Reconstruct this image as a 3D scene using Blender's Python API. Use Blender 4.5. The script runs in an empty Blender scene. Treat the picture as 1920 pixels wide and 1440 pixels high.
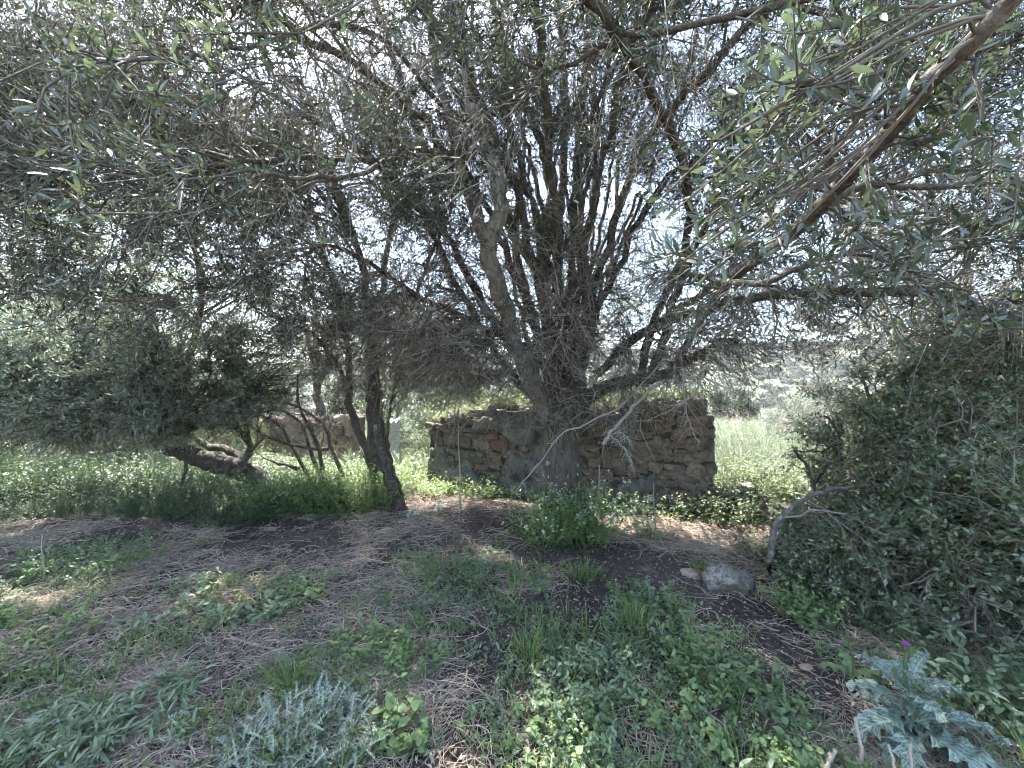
import bpy, bmesh, math, random
import numpy as np
from mathutils import Vector, kdtree, noise as mnoise

SC = bpy.context.scene
COL = SC.collection
random.seed(11)
R = np.random.default_rng(20240)

# ------------------------------------------------------------------ camera, sky, sun, exposure
CAMZ = 1.6
cam_d = bpy.data.cameras.new('camera')
cam_d.sensor_width = 36.0
cam_d.lens = 13.5
cam_d.clip_start = 0.05
cam_d.clip_end = 3000
cam = bpy.data.objects.new('camera', cam_d)
COL.objects.link(cam)
cam.location = (0, 0, CAMZ)
cam.rotation_euler = (math.radians(90), 0, 0)
SC.camera = cam

SUN_AZ = math.radians(-46)      # measured from the view direction (+Y), negative is to the left
SUN_EL = math.radians(57)
world = bpy.data.worlds.new('World')
SC.world = world
world.use_nodes = True
wn = world.node_tree
bg = wn.nodes['Background']
sky = wn.nodes.new('ShaderNodeTexSky')
sky.sky_type = 'NISHITA'
sky.sun_disc = False
sky.sun_elevation = SUN_EL
sky.sun_rotation = SUN_AZ
sky.air_density = 1.0
sky.dust_density = 1.6
sky.ozone_density = 1.0
wn.links.new(sky.outputs[0], bg.inputs[0])
bg.inputs[1].default_value = 0.09

sun_d = bpy.data.lights.new('sun', 'SUN')
sun_d.energy = 5.0
sun_d.angle = math.radians(0.53)
sun_d.color = (1.0, 0.96, 0.9)
sun = bpy.data.objects.new('sun', sun_d)
COL.objects.link(sun)
sdir = Vector((math.sin(SUN_AZ) * math.cos(SUN_EL), math.cos(SUN_AZ) * math.cos(SUN_EL), math.sin(SUN_EL)))
sun.rotation_euler = sdir.to_track_quat('Z', 'Y').to_euler()
sun.location = (-20, 20, 30)

SC.view_settings.view_transform = 'Standard'
SC.view_settings.look = 'None'
SC.view_settings.gamma = 1.0
SC.view_settings.exposure = 3.42
SC.view_settings.use_curve_mapping = False
SC.render.engine = 'CYCLES'
cy = SC.cycles
cy.max_bounces = 5
cy.diffuse_bounces = 3
cy.glossy_bounces = 2
cy.transmission_bounces = 4
cy.transparent_max_bounces = 4
cy.caustics_reflective = False
cy.caustics_refractive = False
cy.filter_width = 1.15
cy.use_adaptive_sampling = True
cy.adaptive_threshold = 0.03
cy.adaptive_min_samples = 24
cy.use_denoising = True
cy.sample_clamp_indirect = 6.0

# ------------------------------------------------------------------ helpers
F = 720.0            # focal length in pixels of the 1920 px wide photograph

def P(x, y, d):
    """photo pixel and depth in metres -> point of the place"""
    return np.array([(x - 960.0) / F * d, d, CAMZ - (y - 720.0) / F * d])

def lerp(a, b, t):
    return a + (b - a) * t

def unit(v):
    v = np.asarray(v, float)
    return v / np.maximum(np.linalg.norm(v, axis=-1, keepdims=True), 1e-9)

def rnd_unit(n):
    return unit(R.normal(size=(n, 3)))

def vnoise(x, y, seed=0):
    """smooth 2D value noise in 0..1 (vectorised)"""
    x = np.asarray(x, float); y = np.asarray(y, float)
    xi = np.floor(x).astype(np.int64); yi = np.floor(y).astype(np.int64)
    fx = x - xi; fy = y - yi
    fx = fx * fx * (3 - 2 * fx); fy = fy * fy * (3 - 2 * fy)
    def h(a, b):
        n = (a * 374761393 + b * 668265263 + seed * 974634) & 0x7fffffff
        n = ((n ^ (n >> 13)) * 1274126177) & 0x7fffffff
        return ((n ^ (n >> 16)) & 0xffff) / 65535.0
    return lerp(lerp(h(xi, yi), h(xi + 1, yi), fx), lerp(h(xi, yi + 1), h(xi + 1, yi + 1), fx), fy)

def fbm(x, y, seed=0, octs=4):
    s = 0; a = 0.5; t = 0
    for o in range(octs):
        s = s + a * vnoise(x * 2 ** o, y * 2 ** o, seed + o * 17); t += a; a *= 0.5
    return s / t

def smooth(e0, e1, x):
    t = np.clip((x - e0) / (e1 - e0), 0, 1)
    return t * t * (3 - 2 * t)

def gz(x, y):
    """height of the ground"""
    x = np.asarray(x, float); y = np.asarray(y, float)
    r = np.hypot(x, y)
    h = (fbm(x * 0.45 + 9, y * 0.45 + 3, 5, 2) - 0.5) * 0.16 * smooth(0.5, 2.5, r)
    h = h - smooth(11, 70, r) * 5.0
    az = np.arctan2(x, y)
    ridge = 23 + 7 * np.sin(az * 1.0) + 2.5 * np.sin(az * 5 + 1) + 1.2 * np.sin(az * 13)
    h = h + smooth(55, 250, r) * ridge - smooth(260, 700, r) * 8
    return h

def mesh_obj(name, verts, faces, mat=None, parent=None, smooth_shade=False, uv=None, uvname='UVMap', col=None):
    """verts (N,3); faces: list of (M,k) int arrays"""
    me = bpy.data.meshes.new(name)
    verts = np.ascontiguousarray(verts, dtype=np.float32).reshape(-1, 3)
    if not isinstance(faces, (list, tuple)):
        faces = [faces]
    faces = [np.asarray(f, dtype=np.int32) for f in faces if len(f)]
    me.vertices.add(len(verts))
    me.vertices.foreach_set('co', verts.ravel())
    nl = sum(f.size for f in faces); npoly = sum(len(f) for f in faces)
    me.loops.add(nl)
    me.loops.foreach_set('vertex_index', np.concatenate([f.ravel() for f in faces]))
    me.polygons.add(npoly)
    tot = np.concatenate([np.full(len(f), f.shape[1], np.int32) for f in faces])
    st = np.concatenate([[0], np.cumsum(tot)[:-1]]).astype(np.int32)
    me.polygons.foreach_set('loop_start', st)
    me.polygons.foreach_set('loop_total', tot)
    if smooth_shade:
        me.polygons.foreach_set('use_smooth', np.ones(npoly, bool))
    me.update(calc_edges=True)
    if uv is not None:
        l = me.uv_layers.new(name=uvname)
        vi = np.concatenate([f.ravel() for f in faces])
        l.data.foreach_set('uv', np.ascontiguousarray(np.asarray(uv, np.float32)[vi]).ravel())
    if mat is not None:
        me.materials.append(mat)
    o = bpy.data.objects.new(name, me)
    COL.objects.link(o)
    if parent is not None:
        o.parent = parent
        o.matrix_parent_inverse = parent.matrix_world.inverted() if False else o.matrix_parent_inverse
    return o

def local(parent_loc, v):
    return np.asarray(v) - np.asarray(parent_loc)

def tag(o, label=None, cat=None, group=None, kind=None):
    if label: o['label'] = label
    if cat: o['category'] = cat
    if group: o['group'] = group
    if kind: o['kind'] = kind
    return o

def empty(name, loc, label, cat, group=None):
    o = bpy.data.objects.new(name, None)
    COL.objects.link(o)
    o.location = loc
    o.empty_display_size = 0.1
    return tag(o, label, cat, group)

class Geo:
    """collects numpy geometry that becomes one mesh"""
    def __init__(s): s.v = []; s.f = {}; s.n = 0; s.uv = []
    def add(s, verts, *faces, uv=None):
        verts = np.asarray(verts, float).reshape(-1, 3)
        for f in faces:
            f = np.asarray(f)
            if len(f):
                s.f.setdefault(f.shape[1], []).append(f + s.n)
        s.v.append(verts); s.n += len(verts)
        s.uv.append(np.zeros((len(verts), 2)) if uv is None else np.asarray(uv).reshape(-1, 2))
        return s
    def build(s, name, mat, parent=None, smooth_shade=False, origin=None, uv=False):
        if s.n == 0: return None
        v = np.concatenate(s.v)
        if origin is not None: v = v - np.asarray(origin)
        fs = [np.concatenate(x) for x in s.f.values()]
        return mesh_obj(name, v, fs, mat, parent, smooth_shade, uv=np.concatenate(s.uv) if uv else None)

def tubes(paths, radii, sides=3, cap=False):
    """paths (N,K,3), radii (N,K) -> verts, quads (and tip caps)"""
    paths = np.asarray(paths, float); N, K, _ = paths.shape
    radii = np.broadcast_to(np.asarray(radii, float), (N, K))
    t = np.gradient(paths, axis=1) if K > 2 else np.repeat((paths[:, 1:] - paths[:, :1]), 2, axis=1)
    t = unit(t)
    mean = unit(paths[:, -1] - paths[:, 0] + 1e-6)
    ref = np.where(np.abs(mean[:, 2:3]) < 0.8, np.array([[0, 0, 1.0]]), np.array([[1.0, 0, 0]]))
    ref = np.repeat(ref[:, None, :], K, axis=1)
    a = unit(np.cross(t, ref)); b = np.cross(t, a)
    ang = np.arange(sides) / sides * 2 * math.pi
    c = np.cos(ang)[None, None, :, None]; s_ = np.sin(ang)[None, None, :, None]
    v = paths[:, :, None, :] + radii[:, :, None, None] * (a[:, :, None, :] * c + b[:, :, None, :] * s_)
    idx = np.arange(N * K * sides).reshape(N, K, sides)
    i0 = idx[:, :-1, :]; i1 = idx[:, 1:, :]
    q = np.stack([i0, np.roll(i0, -1, 2), np.roll(i1, -1, 2), i1], -1).reshape(-1, 4)
    return v.reshape(-1, 3), q

def catmull(pts, n):
    pts = np.asarray(pts, float)
    p = np.vstack([2 * pts[0] - pts[1], pts, 2 * pts[-1] - pts[-2]])
    m = len(pts) - 1
    u = np.linspace(0, m - 1e-6, n); i = u.astype(int); t = (u - i)[:, None]
    p0, p1, p2, p3 = p[i], p[i + 1], p[i + 2], p[i + 3]
    return 0.5 * ((2 * p1) + (-p0 + p2) * t + (2 * p0 - 5 * p1 + 4 * p2 - p3) * t ** 2 + (-p0 + 3 * p1 - 3 * p2 + p3) * t ** 3)

def perp_frame(d, n):
    """leaf frames: direction d, approximate normal n -> side, normal"""
    s = unit(np.cross(d, n)); nn = np.cross(s, d)
    return s, nn

def leaves_lo(pos, d, n, L, W, fold=0.25):
    """diamond leaf folded on its midrib: two triangles"""
    s, nn = perp_frame(d, n)
    L = np.asarray(L)[:, None]; W = np.asarray(W)[:, None]
    mid = pos + d * L * 0.48
    v = np.stack([pos, mid + s * W * 0.5 + nn * W * fold, pos + d * L - nn * L * 0.06, mid - s * W * 0.5 + nn * W * fold], 1)
    N = len(pos); b = (np.arange(N) * 4)[:, None]
    f = np.concatenate([b + [0, 2, 1], b + [0, 3, 2]])
    return v.reshape(-1, 3), f

def leaves_hi(pos, d, n, L, W, fold=0.18, curl=0.25, prof=((0.0, 0.0), (0.22, 0.66), (0.5, 1.0), (0.78, 0.66), (1.0, 0.0)), uv=False):
    """lanceolate leaf with a midrib: three inner ribs and two points"""
    s, nn = perp_frame(d, n)
    N = len(pos)
    L = np.asarray(L)[:, None]; W = np.asarray(W)[:, None]
    curl = np.broadcast_to(np.asarray(curl, float), (N,))[:, None]
    rows = []; uvs = []
    for k, (t, w) in enumerate(prof):
        c = pos + d * L * t - nn * L * curl * t * t
        if w == 0:
            rows.append(c); uvs.append((t, 0.5))
        else:
            rows += [c + s * W * 0.5 * w + nn * W * fold * w, c, c - s * W * 0.5 * w + nn * W * fold * w]
            uvs += [(t, 0.0), (t, 0.5), (t, 1.0)]
    v = np.stack(rows, 1); M = v.shape[1]
    inner = len(prof) - 2
    b = (np.arange(N) * M)[:, None]
    tri = [b + [0, 2, 1], b + [0, 3, 2]]; quad = []
    for k in range(inner - 1):
        o = 1 + 3 * k
        quad += [b + [o, o + 1, o + 4, o + 3], b + [o + 1, o + 2, o + 5, o + 4]]
    o = 1 + 3 * (inner - 1); e = M - 1
    tri += [b + [o, o + 1, e], b + [o + 1, o + 2, e]]
    UV = np.tile(np.array(uvs), (N, 1))
    return v.reshape(-1, 3), np.concatenate(tri), np.concatenate(quad), UV

def proto(name, geo, mat, smooth_shade=False):
    """a small plant that a scatter repeats; it stands in no collection of the scene"""
    o = geo.build(name, mat, None, smooth_shade)
    COL.objects.unlink(o)
    return o

def scatter_stuff(name, pts, rot, scl, protos, label, cat):
    """one object of kind stuff that repeats the given plants on points"""
    me = bpy.data.meshes.new(name); n = len(pts)
    me.vertices.add(n); me.vertices.foreach_set('co', np.ascontiguousarray(pts, np.float32).ravel())
    a = me.attributes.new('rot', 'FLOAT_VECTOR', 'POINT'); a.data.foreach_set('vector', np.ascontiguousarray(rot, np.float32).ravel())
    a = me.attributes.new('scl', 'FLOAT', 'POINT'); a.data.foreach_set('value', np.ascontiguousarray(scl, np.float32))
    a = me.attributes.new('pick', 'INT', 'POINT'); a.data.foreach_set('value', np.ascontiguousarray(R.integers(0, len(protos), n), np.int32))
    o = bpy.data.objects.new(name, me); COL.objects.link(o)
    c = bpy.data.collections.new(name + '_kinds')
    for p in protos: c.objects.link(p)
    ng = bpy.data.node_groups.new(name, 'GeometryNodeTree')
    ng.interface.new_socket('Geometry', in_out='INPUT', socket_type='NodeSocketGeometry')
    ng.interface.new_socket('Geometry', in_out='OUTPUT', socket_type='NodeSocketGeometry')
    gi = ng.nodes.new('NodeGroupInput'); go = ng.nodes.new('NodeGroupOutput')
    ci = ng.nodes.new('GeometryNodeCollectionInfo'); ci.inputs['Collection'].default_value = c
    ci.inputs['Separate Children'].default_value = True; ci.inputs['Reset Children'].default_value = True
    ip = ng.nodes.new('GeometryNodeInstanceOnPoints'); ip.inputs['Pick Instance'].default_value = True
    def na(nm, ty):
        x = ng.nodes.new('GeometryNodeInputNamedAttribute'); x.data_type = ty; x.inputs[0].default_value = nm
        return [q for q in x.outputs if q.enabled and q.name == 'Attribute'][0]
    L = ng.links.new
    L(gi.outputs[0], ip.inputs['Points']); L(ci.outputs[0], ip.inputs['Instance'])
    L(na('pick', 'INT'), ip.inputs['Instance Index']); L(na('rot', 'FLOAT_VECTOR'), ip.inputs['Rotation']); L(na('scl', 'FLOAT'), ip.inputs['Scale'])
    L(ip.outputs[0], go.inputs[0])
    m = o.modifiers.new('scatter', 'NODES'); m.node_group = ng
    return tag(o, label, cat, kind='stuff')

# ------------------------------------------------------------------ materials
def nt(name):
    m = bpy.data.materials.new(name); m.use_nodes = True
    t = m.node_tree
    for n in list(t.nodes): t.nodes.remove(n)
    out = t.nodes.new('ShaderNodeOutputMaterial')
    return m, t, out

def N_(t, typ, **kw):
    n = t.nodes.new(typ)
    for k, v in kw.items(): setattr(n, k, v)
    return n

def ramp(t, fac, stops):
    r = t.nodes.new('ShaderNodeValToRGB')
    e = r.color_ramp.elements
    while len(e) < len(stops): e.new(0.5)
    for i, (p, c) in enumerate(stops):
        e[i].position = p; e[i].color = (*c, 1)
    t.links.new(fac, r.inputs[0])
    return r.outputs[0]

def tex(t, scale, detail=4, rough=0.6, vec=None, typ='ShaderNodeTexNoise'):
    n = t.nodes.new(typ)
    n.inputs['Scale'].default_value = scale
    if 'Detail' in n.inputs: n.inputs['Detail'].default_value = detail
    if 'Roughness' in n.inputs: n.inputs['Roughness'].default_value = rough
    if vec is not None: t.links.new(vec, n.inputs['Vector'])
    return n

def mixc(t, fac, a, b, mode='MIX'):
    m = t.nodes.new('ShaderNodeMix'); m.data_type = 'RGBA'; m.blend_type = mode
    for sock, val in ((m.inputs[0], fac), (m.inputs[6], a), (m.inputs[7], b)):
        if hasattr(val, 'links'): t.links.new(val, sock)
        else: sock.default_value = val if not isinstance(val, tuple) else (*val, 1)
    return m.outputs[2]

def leaf_mat(name, tops, bottom, trans, rough=0.45, tw=0.35, spec=0.4, vary=False):
    """two sided leaf: upper face colours picked per leaf, paler lower face, light shining through"""
    m, t, out = nt(name)
    g = N_(t, 'ShaderNodeNewGeometry')
    k = len(tops)
    top = ramp(t, g.outputs['Random Per Island'], [(i / max(k - 1, 1), c) for i, c in enumerate(tops)])
    if vary:
        oi = N_(t, 'ShaderNodeObjectInfo')
        top = mixc(t, 1.0, top, ramp(t, oi.outputs['Random'], [(0, (0.7, 0.75, 0.72)), (0.5, (1, 1, 1)), (1, (1.25, 1.2, 1.05))]), 'MULTIPLY')
    colr = mixc(t, g.outputs['Backfacing'], top, bottom)
    p = N_(t, 'ShaderNodeBsdfPrincipled')
    t.links.new(colr, p.inputs['Base Color'])
    p.inputs['Roughness'].default_value = rough
    p.inputs['Specular IOR Level'].default_value = spec
    tr = N_(t, 'ShaderNodeBsdfTranslucent')
    tc = mixc(t, 0.5, top, trans)
    t.links.new(tc, tr.inputs[0])
    mx = N_(t, 'ShaderNodeMixShader'); mx.inputs[0].default_value = tw
    t.links.new(p.outputs[0], mx.inputs[1]); t.links.new(tr.outputs[0], mx.inputs[2])
    t.links.new(mx.outputs[0], out.inputs[0])
    return m

def bark_mat(name, c1, c2, c3, scale=14, stretch=0.2, bump=0.6, lich=0.62):
    m, t, out = nt(name)
    tc = N_(t, 'ShaderNodeTexCoord')
    mp = N_(t, 'ShaderNodeMapping'); mp.inputs['Scale'].default_value = (1, 1, stretch)
    t.links.new(tc.outputs['Object'], mp.inputs[0])
    n1 = tex(t, scale, 6, 0.7, mp.outputs[0]); n2 = tex(t, scale * 0.35, 3, 0.6, tc.outputs['Object'])
    n3 = tex(t, scale * 1.6, 3, 0.7, tc.outputs['Object'])
    base = ramp(t, n1.outputs[0], [(0.3, c1), (0.68, c2)])
    li = ramp(t, n2.outputs[0], [(lich, (0, 0, 0)), (lich + 0.1, (1, 1, 1))])
    c = mixc(t, li, base, c3)
    c = mixc(t, 0.35, c, ramp(t, n3.outputs[0], [(0.35, (0.25, 0.25, 0.25)), (0.65, (1, 1, 1))]), 'MULTIPLY')
    p = N_(t, 'ShaderNodeBsdfPrincipled'); p.inputs['Roughness'].default_value = 0.9
    p.inputs['Specular IOR Level'].default_value = 0.2
    t.links.new(c, p.inputs['Base Color'])
    b = N_(t, 'ShaderNodeBump'); b.inputs['Strength'].default_value = bump; b.inputs['Distance'].default_value = 0.02
    t.links.new(n1.outputs[0], b.inputs['Height']); t.links.new(b.outputs[0], p.inputs['Normal'])
    t.links.new(p.outputs[0], out.inputs[0])
    return m

def twig_mat(name, a, b_):
    m, t, out = nt(name)
    g = N_(t, 'ShaderNodeNewGeometry')
    c = ramp(t, g.outputs['Random Per Island'], [(0, a), (1, b_)])
    p = N_(t, 'ShaderNodeBsdfPrincipled'); p.inputs['Roughness'].default_value = 0.85
    p.inputs['Specular IOR Level'].default_value = 0.2
    t.links.new(c, p.inputs['Base Color']); t.links.new(p.outputs[0], out.inputs[0])
    return m

def rock_mat(name, stops, spots, scale=9, bump=0.5, per_object=0.0):
    m, t, out = nt(name)
    tc = N_(t, 'ShaderNodeTexCoord'); oi = N_(t, 'ShaderNodeObjectInfo')
    ad = N_(t, 'ShaderNodeVectorMath', operation='ADD')
    cx = N_(t, 'ShaderNodeCombineXYZ')
    mu = N_(t, 'ShaderNodeMath', operation='MULTIPLY'); mu.inputs[1].default_value = 37.0
    t.links.new(oi.outputs['Random'], mu.inputs[0]); t.links.new(mu.outputs[0], cx.inputs[0]); t.links.new(mu.outputs[0], cx.inputs[2])
    ge = N_(t, 'ShaderNodeNewGeometry')
    t.links.new(ge.outputs['Position'], ad.inputs[0]); t.links.new(cx.outputs[0], ad.inputs[1])
    n1 = tex(t, scale, 7, 0.7, ad.outputs[0]); n2 = tex(t, scale * 4, 4, 0.7, ad.outputs[0]); n3 = tex(t, scale * 0.5, 4, 0.7, ad.outputs[0])
    c = ramp(t, n1.outputs[0], stops)
    if per_object:
        tint = ramp(t, oi.outputs['Random'], [(0.0, (0.6, 0.57, 0.54)), (0.25, (1.0, 0.88, 0.72)), (0.5, (0.85, 0.82, 0.78)), (0.75, (1.15, 0.97, 0.82)), (1.0, (0.95, 0.92, 0.86))])
        c = mixc(t, per_object, c, tint, 'MULTIPLY')
    sp = ramp(t, n3.outputs[0], [(0.52, (0, 0, 0)), (0.62, (1, 1, 1))])
    c = mixc(t, sp, c, spots)
    c = mixc(t, 0.5, c, ramp(t, n2.outputs[0], [(0.3, (0.3, 0.3, 0.3)), (0.65, (1, 1, 1))]), 'MULTIPLY')
    p = N_(t, 'ShaderNodeBsdfPrincipled'); p.inputs['Roughness'].default_value = 0.95
    p.inputs['Specular IOR Level'].default_value = 0.15
    t.links.new(c, p.inputs['Base Color'])
    b = N_(t, 'ShaderNodeBump'); b.inputs['Strength'].default_value = bump; b.inputs['Distance'].default_value = 0.015
    t.links.new(n2.outputs[0], b.inputs['Height']); t.links.new(b.outputs[0], p.inputs['Normal'])
    t.links.new(p.outputs[0], out.inputs[0])
    return m

def soil_mat():
    m, t, out = nt('soil')
    ge = N_(t, 'ShaderNodeNewGeometry')
    n1 = tex(t, 1.3, 6, 0.65, ge.outputs['Position']); n2 = tex(t, 22, 6, 0.75, ge.outputs['Position']); n3 = tex(t, 90, 3, 0.7, ge.outputs['Position'])
    c = ramp(t, n2.outputs[0], [(0.3, (0.026, 0.022, 0.019)), (0.5, (0.056, 0.047, 0.04)), (0.72, (0.11, 0.093, 0.078))])
    c2 = ramp(t, n2.outputs[0], [(0.3, (0.06, 0.047, 0.039)), (0.55, (0.12, 0.096, 0.08)), (0.75, (0.2, 0.165, 0.135))])
    f = ramp(t, n1.outputs[0], [(0.42, (0, 0, 0)), (0.62, (1, 1, 1))])
    c = mixc(t, f, c, c2)
    # pale chaff flecks
    fl = ramp(t, n3.outputs[0], [(0.66, (0, 0, 0)), (0.7, (1, 1, 1))])
    c = mixc(t, fl, c, (0.36, 0.29, 0.2))
    # green ground cover beyond the trees
    ln = N_(t, 'ShaderNodeVectorMath', operation='LENGTH'); t.links.new(ge.outputs['Position'], ln.inputs[0])
    far = ramp_len(t, ln.outputs['Value'], 6.5, 9.5)
    g = ramp(t, n2.outputs[0], [(0.3, (0.06, 0.07, 0.035)), (0.7, (0.15, 0.155, 0.09))])
    c = mixc(t, far, c, g)
    p = N_(t, 'ShaderNodeBsdfPrincipled'); p.inputs['Roughness'].default_value = 1.0
    p.inputs['Specular IOR Level'].default_value = 0.1
    t.links.new(c, p.inputs['Base Color'])
    b = N_(t, 'ShaderNodeBump'); b.inputs['Strength'].default_value = 0.9; b.inputs['Distance'].default_value = 0.03
    t.links.new(n2.outputs[0], b.inputs['Height'])
    t.links.new(b.outputs[0], p.inputs['Normal'])
    t.links.new(p.outputs[0], out.inputs[0])
    return m

def ramp_len(t, val, a, b):
    mr = N_(t, 'ShaderNodeMapRange'); mr.inputs[1].default_value = a; mr.inputs[2].default_value = b
    t.links.new(val, mr.inputs[0])
    return mr.outputs[0]

M = {}
M['soil'] = soil_mat()
M['bark'] = bark_mat('bark', (0.035, 0.029, 0.024), (0.155, 0.128, 0.105), (0.3, 0.285, 0.25), scale=22, bump=1.0)
M['bark_pale'] = bark_mat('bark_pale', (0.07, 0.06, 0.052), (0.23, 0.2, 0.17), (0.34, 0.325, 0.285), scale=26, stretch=0.6, bump=1.0, lich=0.56)
M['bark_lit'] = bark_mat('bark_lit_lichen', (0.15, 0.135, 0.115), (0.33, 0.3, 0.26), (0.44, 0.42, 0.37), scale=20, stretch=0.5, bump=0.9, lich=0.52)  # light on the big pale limb put into the bark tone, with lichen patches
M['bark_dark'] = bark_mat('bark_dark', (0.03, 0.026, 0.023), (0.14, 0.12, 0.1), (0.22, 0.21, 0.18), scale=24, stretch=0.3, bump=1.0)
M['branch'] = twig_mat('branch', (0.07, 0.06, 0.05), (0.16, 0.14, 0.12))
M['twig'] = twig_mat('twig', (0.1, 0.087, 0.074), (0.32, 0.292, 0.258))
M['twig_dark'] = twig_mat('twig_dark', (0.09, 0.078, 0.065), (0.26, 0.23, 0.2))
M['stalk'] = twig_mat('dry_stalk', (0.18, 0.14, 0.105), (0.58, 0.48, 0.37))
M['stick'] = twig_mat('stick', (0.27, 0.22, 0.17), (0.36, 0.295, 0.23))
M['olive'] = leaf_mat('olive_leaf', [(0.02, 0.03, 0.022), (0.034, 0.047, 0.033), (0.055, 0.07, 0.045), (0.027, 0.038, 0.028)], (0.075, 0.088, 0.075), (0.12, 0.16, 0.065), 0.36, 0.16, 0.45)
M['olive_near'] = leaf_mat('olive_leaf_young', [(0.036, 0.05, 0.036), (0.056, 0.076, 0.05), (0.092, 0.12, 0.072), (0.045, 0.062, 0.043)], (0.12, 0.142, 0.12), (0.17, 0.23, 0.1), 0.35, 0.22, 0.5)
M['olive_pale'] = leaf_mat('wild_olive_leaf_lit', [(0.11, 0.15, 0.12), (0.155, 0.2, 0.155), (0.215, 0.265, 0.195), (0.13, 0.175, 0.138)], (0.29, 0.33, 0.285), (0.42, 0.54, 0.32), 0.34, 0.4, 0.5)  # silvery wild olive, made paler to stand in for sun and glare
M['lentisk'] = leaf_mat('mastic_leaf', [(0.045, 0.072, 0.04), (0.072, 0.11, 0.058), (0.12, 0.165, 0.085), (0.055, 0.085, 0.046)], (0.14, 0.175, 0.11), (0.28, 0.4, 0.1), 0.26, 0.26, 0.65)
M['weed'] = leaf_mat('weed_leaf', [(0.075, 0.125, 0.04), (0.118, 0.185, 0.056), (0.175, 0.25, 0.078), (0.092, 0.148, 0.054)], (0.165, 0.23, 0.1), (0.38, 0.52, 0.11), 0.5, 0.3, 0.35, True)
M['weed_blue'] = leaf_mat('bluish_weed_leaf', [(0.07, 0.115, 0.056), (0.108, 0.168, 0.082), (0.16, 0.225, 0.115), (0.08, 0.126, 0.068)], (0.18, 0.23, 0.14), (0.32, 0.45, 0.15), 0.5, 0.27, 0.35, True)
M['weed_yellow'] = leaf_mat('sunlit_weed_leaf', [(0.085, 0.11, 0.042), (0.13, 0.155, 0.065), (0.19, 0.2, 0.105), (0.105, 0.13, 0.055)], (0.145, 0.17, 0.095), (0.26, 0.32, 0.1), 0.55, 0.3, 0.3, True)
M['weed_dark'] = leaf_mat('shaded_weed_leaf', [(0.035, 0.062, 0.032), (0.055, 0.092, 0.045), (0.085, 0.13, 0.062), (0.045, 0.075, 0.04)], (0.09, 0.125, 0.075), (0.17, 0.26, 0.07), 0.5, 0.26, 0.35, True)  # darker copy of the weed leaf: shade under the trees put into its colour
M['grass'] = leaf_mat('grass_blade', [(0.06, 0.11, 0.03), (0.1, 0.17, 0.045), (0.16, 0.22, 0.07), (0.26, 0.24, 0.12)], (0.12, 0.18, 0.07), (0.36, 0.48, 0.1), 0.5, 0.3, 0.35)
M['flake'] = twig_mat('chaff', (0.2, 0.15, 0.11), (0.55, 0.46, 0.34))
M['bud'] = leaf_mat('olive_bud', [(0.3, 0.3, 0.1), (0.42, 0.4, 0.16), (0.36, 0.36, 0.15)], (0.36, 0.36, 0.15), (0.5, 0.5, 0.2), 0.6, 0.25, 0.3)
M['white_leaf'] = leaf_mat('pale_leaf', [(0.3, 0.36, 0.26), (0.42, 0.47, 0.38), (0.2, 0.28, 0.16)], (0.4, 0.44, 0.36), (0.4, 0.5, 0.3), 0.5, 0.3, 0.3)
M['pink'] = leaf_mat('pink_petal', [(0.5, 0.25, 0.42), (0.6, 0.35, 0.5)], (0.5, 0.3, 0.42), (0.6, 0.3, 0.5), 0.6, 0.3, 0.3)
M['blue'] = leaf_mat('blue_petal', [(0.2, 0.25, 0.6), (0.3, 0.34, 0.7)], (0.3, 0.34, 0.65), (0.3, 0.3, 0.7), 0.6, 0.3, 0.3)
M['purple'] = leaf_mat('thistle_floret', [(0.34, 0.07, 0.42), (0.5, 0.13, 0.6)], (0.45, 0.1, 0.5), (0.6, 0.1, 0.6), 0.6, 0.3, 0.3)
M['scrub'] = leaf_mat('scrub_clump', [(0.015, 0.024, 0.014), (0.027, 0.038, 0.021), (0.045, 0.056, 0.032), (0.021, 0.031, 0.018)], (0.032, 0.042, 0.026), (0.07, 0.1, 0.04), 0.7, 0.2, 0.2, True)
M['greyshrub'] = leaf_mat('grey_shrub_leaf', [(0.1, 0.13, 0.095), (0.145, 0.175, 0.13), (0.19, 0.215, 0.165)], (0.18, 0.2, 0.16), (0.22, 0.27, 0.16), 0.6, 0.25, 0.3)
M['stone'] = rock_mat('wall_stone', [(0.3, (0.085, 0.074, 0.062)), (0.5, (0.175, 0.152, 0.126)), (0.7, (0.31, 0.268, 0.222))], (0.095, 0.09, 0.08), 10, 1.0, 0.7)
M['stone_warm'] = rock_mat('warm_stone', [(0.3, (0.095, 0.078, 0.064)), (0.5, (0.2, 0.165, 0.134)), (0.7, (0.35, 0.29, 0.238))], (0.11, 0.099, 0.086), 10, 1.0, 0.6)
M['mortar'] = rock_mat('mortar', [(0.3, (0.045, 0.038, 0.032)), (0.6, (0.095, 0.082, 0.068))], (0.055, 0.052, 0.043), 12, 1.0)
M['plaster'] = rock_mat('old_plaster', [(0.3, (0.075, 0.071, 0.065)), (0.5, (0.155, 0.146, 0.132)), (0.7, (0.27, 0.252, 0.226))], (0.055, 0.053, 0.048), 5.5, 1.0)
M['plaster_tan'] = rock_mat('tan_plaster', [(0.3, (0.17, 0.13, 0.098)), (0.5, (0.26, 0.203, 0.153)), (0.7, (0.36, 0.29, 0.225))], (0.15, 0.125, 0.1), 4.5, 0.9)
M['limewash'] = rock_mat('limewash', [(0.3, (0.3, 0.3, 0.3)), (0.5, (0.45, 0.45, 0.45)), (0.7, (0.55, 0.55, 0.55))], (0.2, 0.19, 0.18), 5, 0.6)
M['brick_red'] = rock_mat('red_brick', [(0.3, (0.12, 0.078, 0.06)), (0.6, (0.22, 0.14, 0.105))], (0.15, 0.12, 0.1), 9, 0.9)
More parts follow.
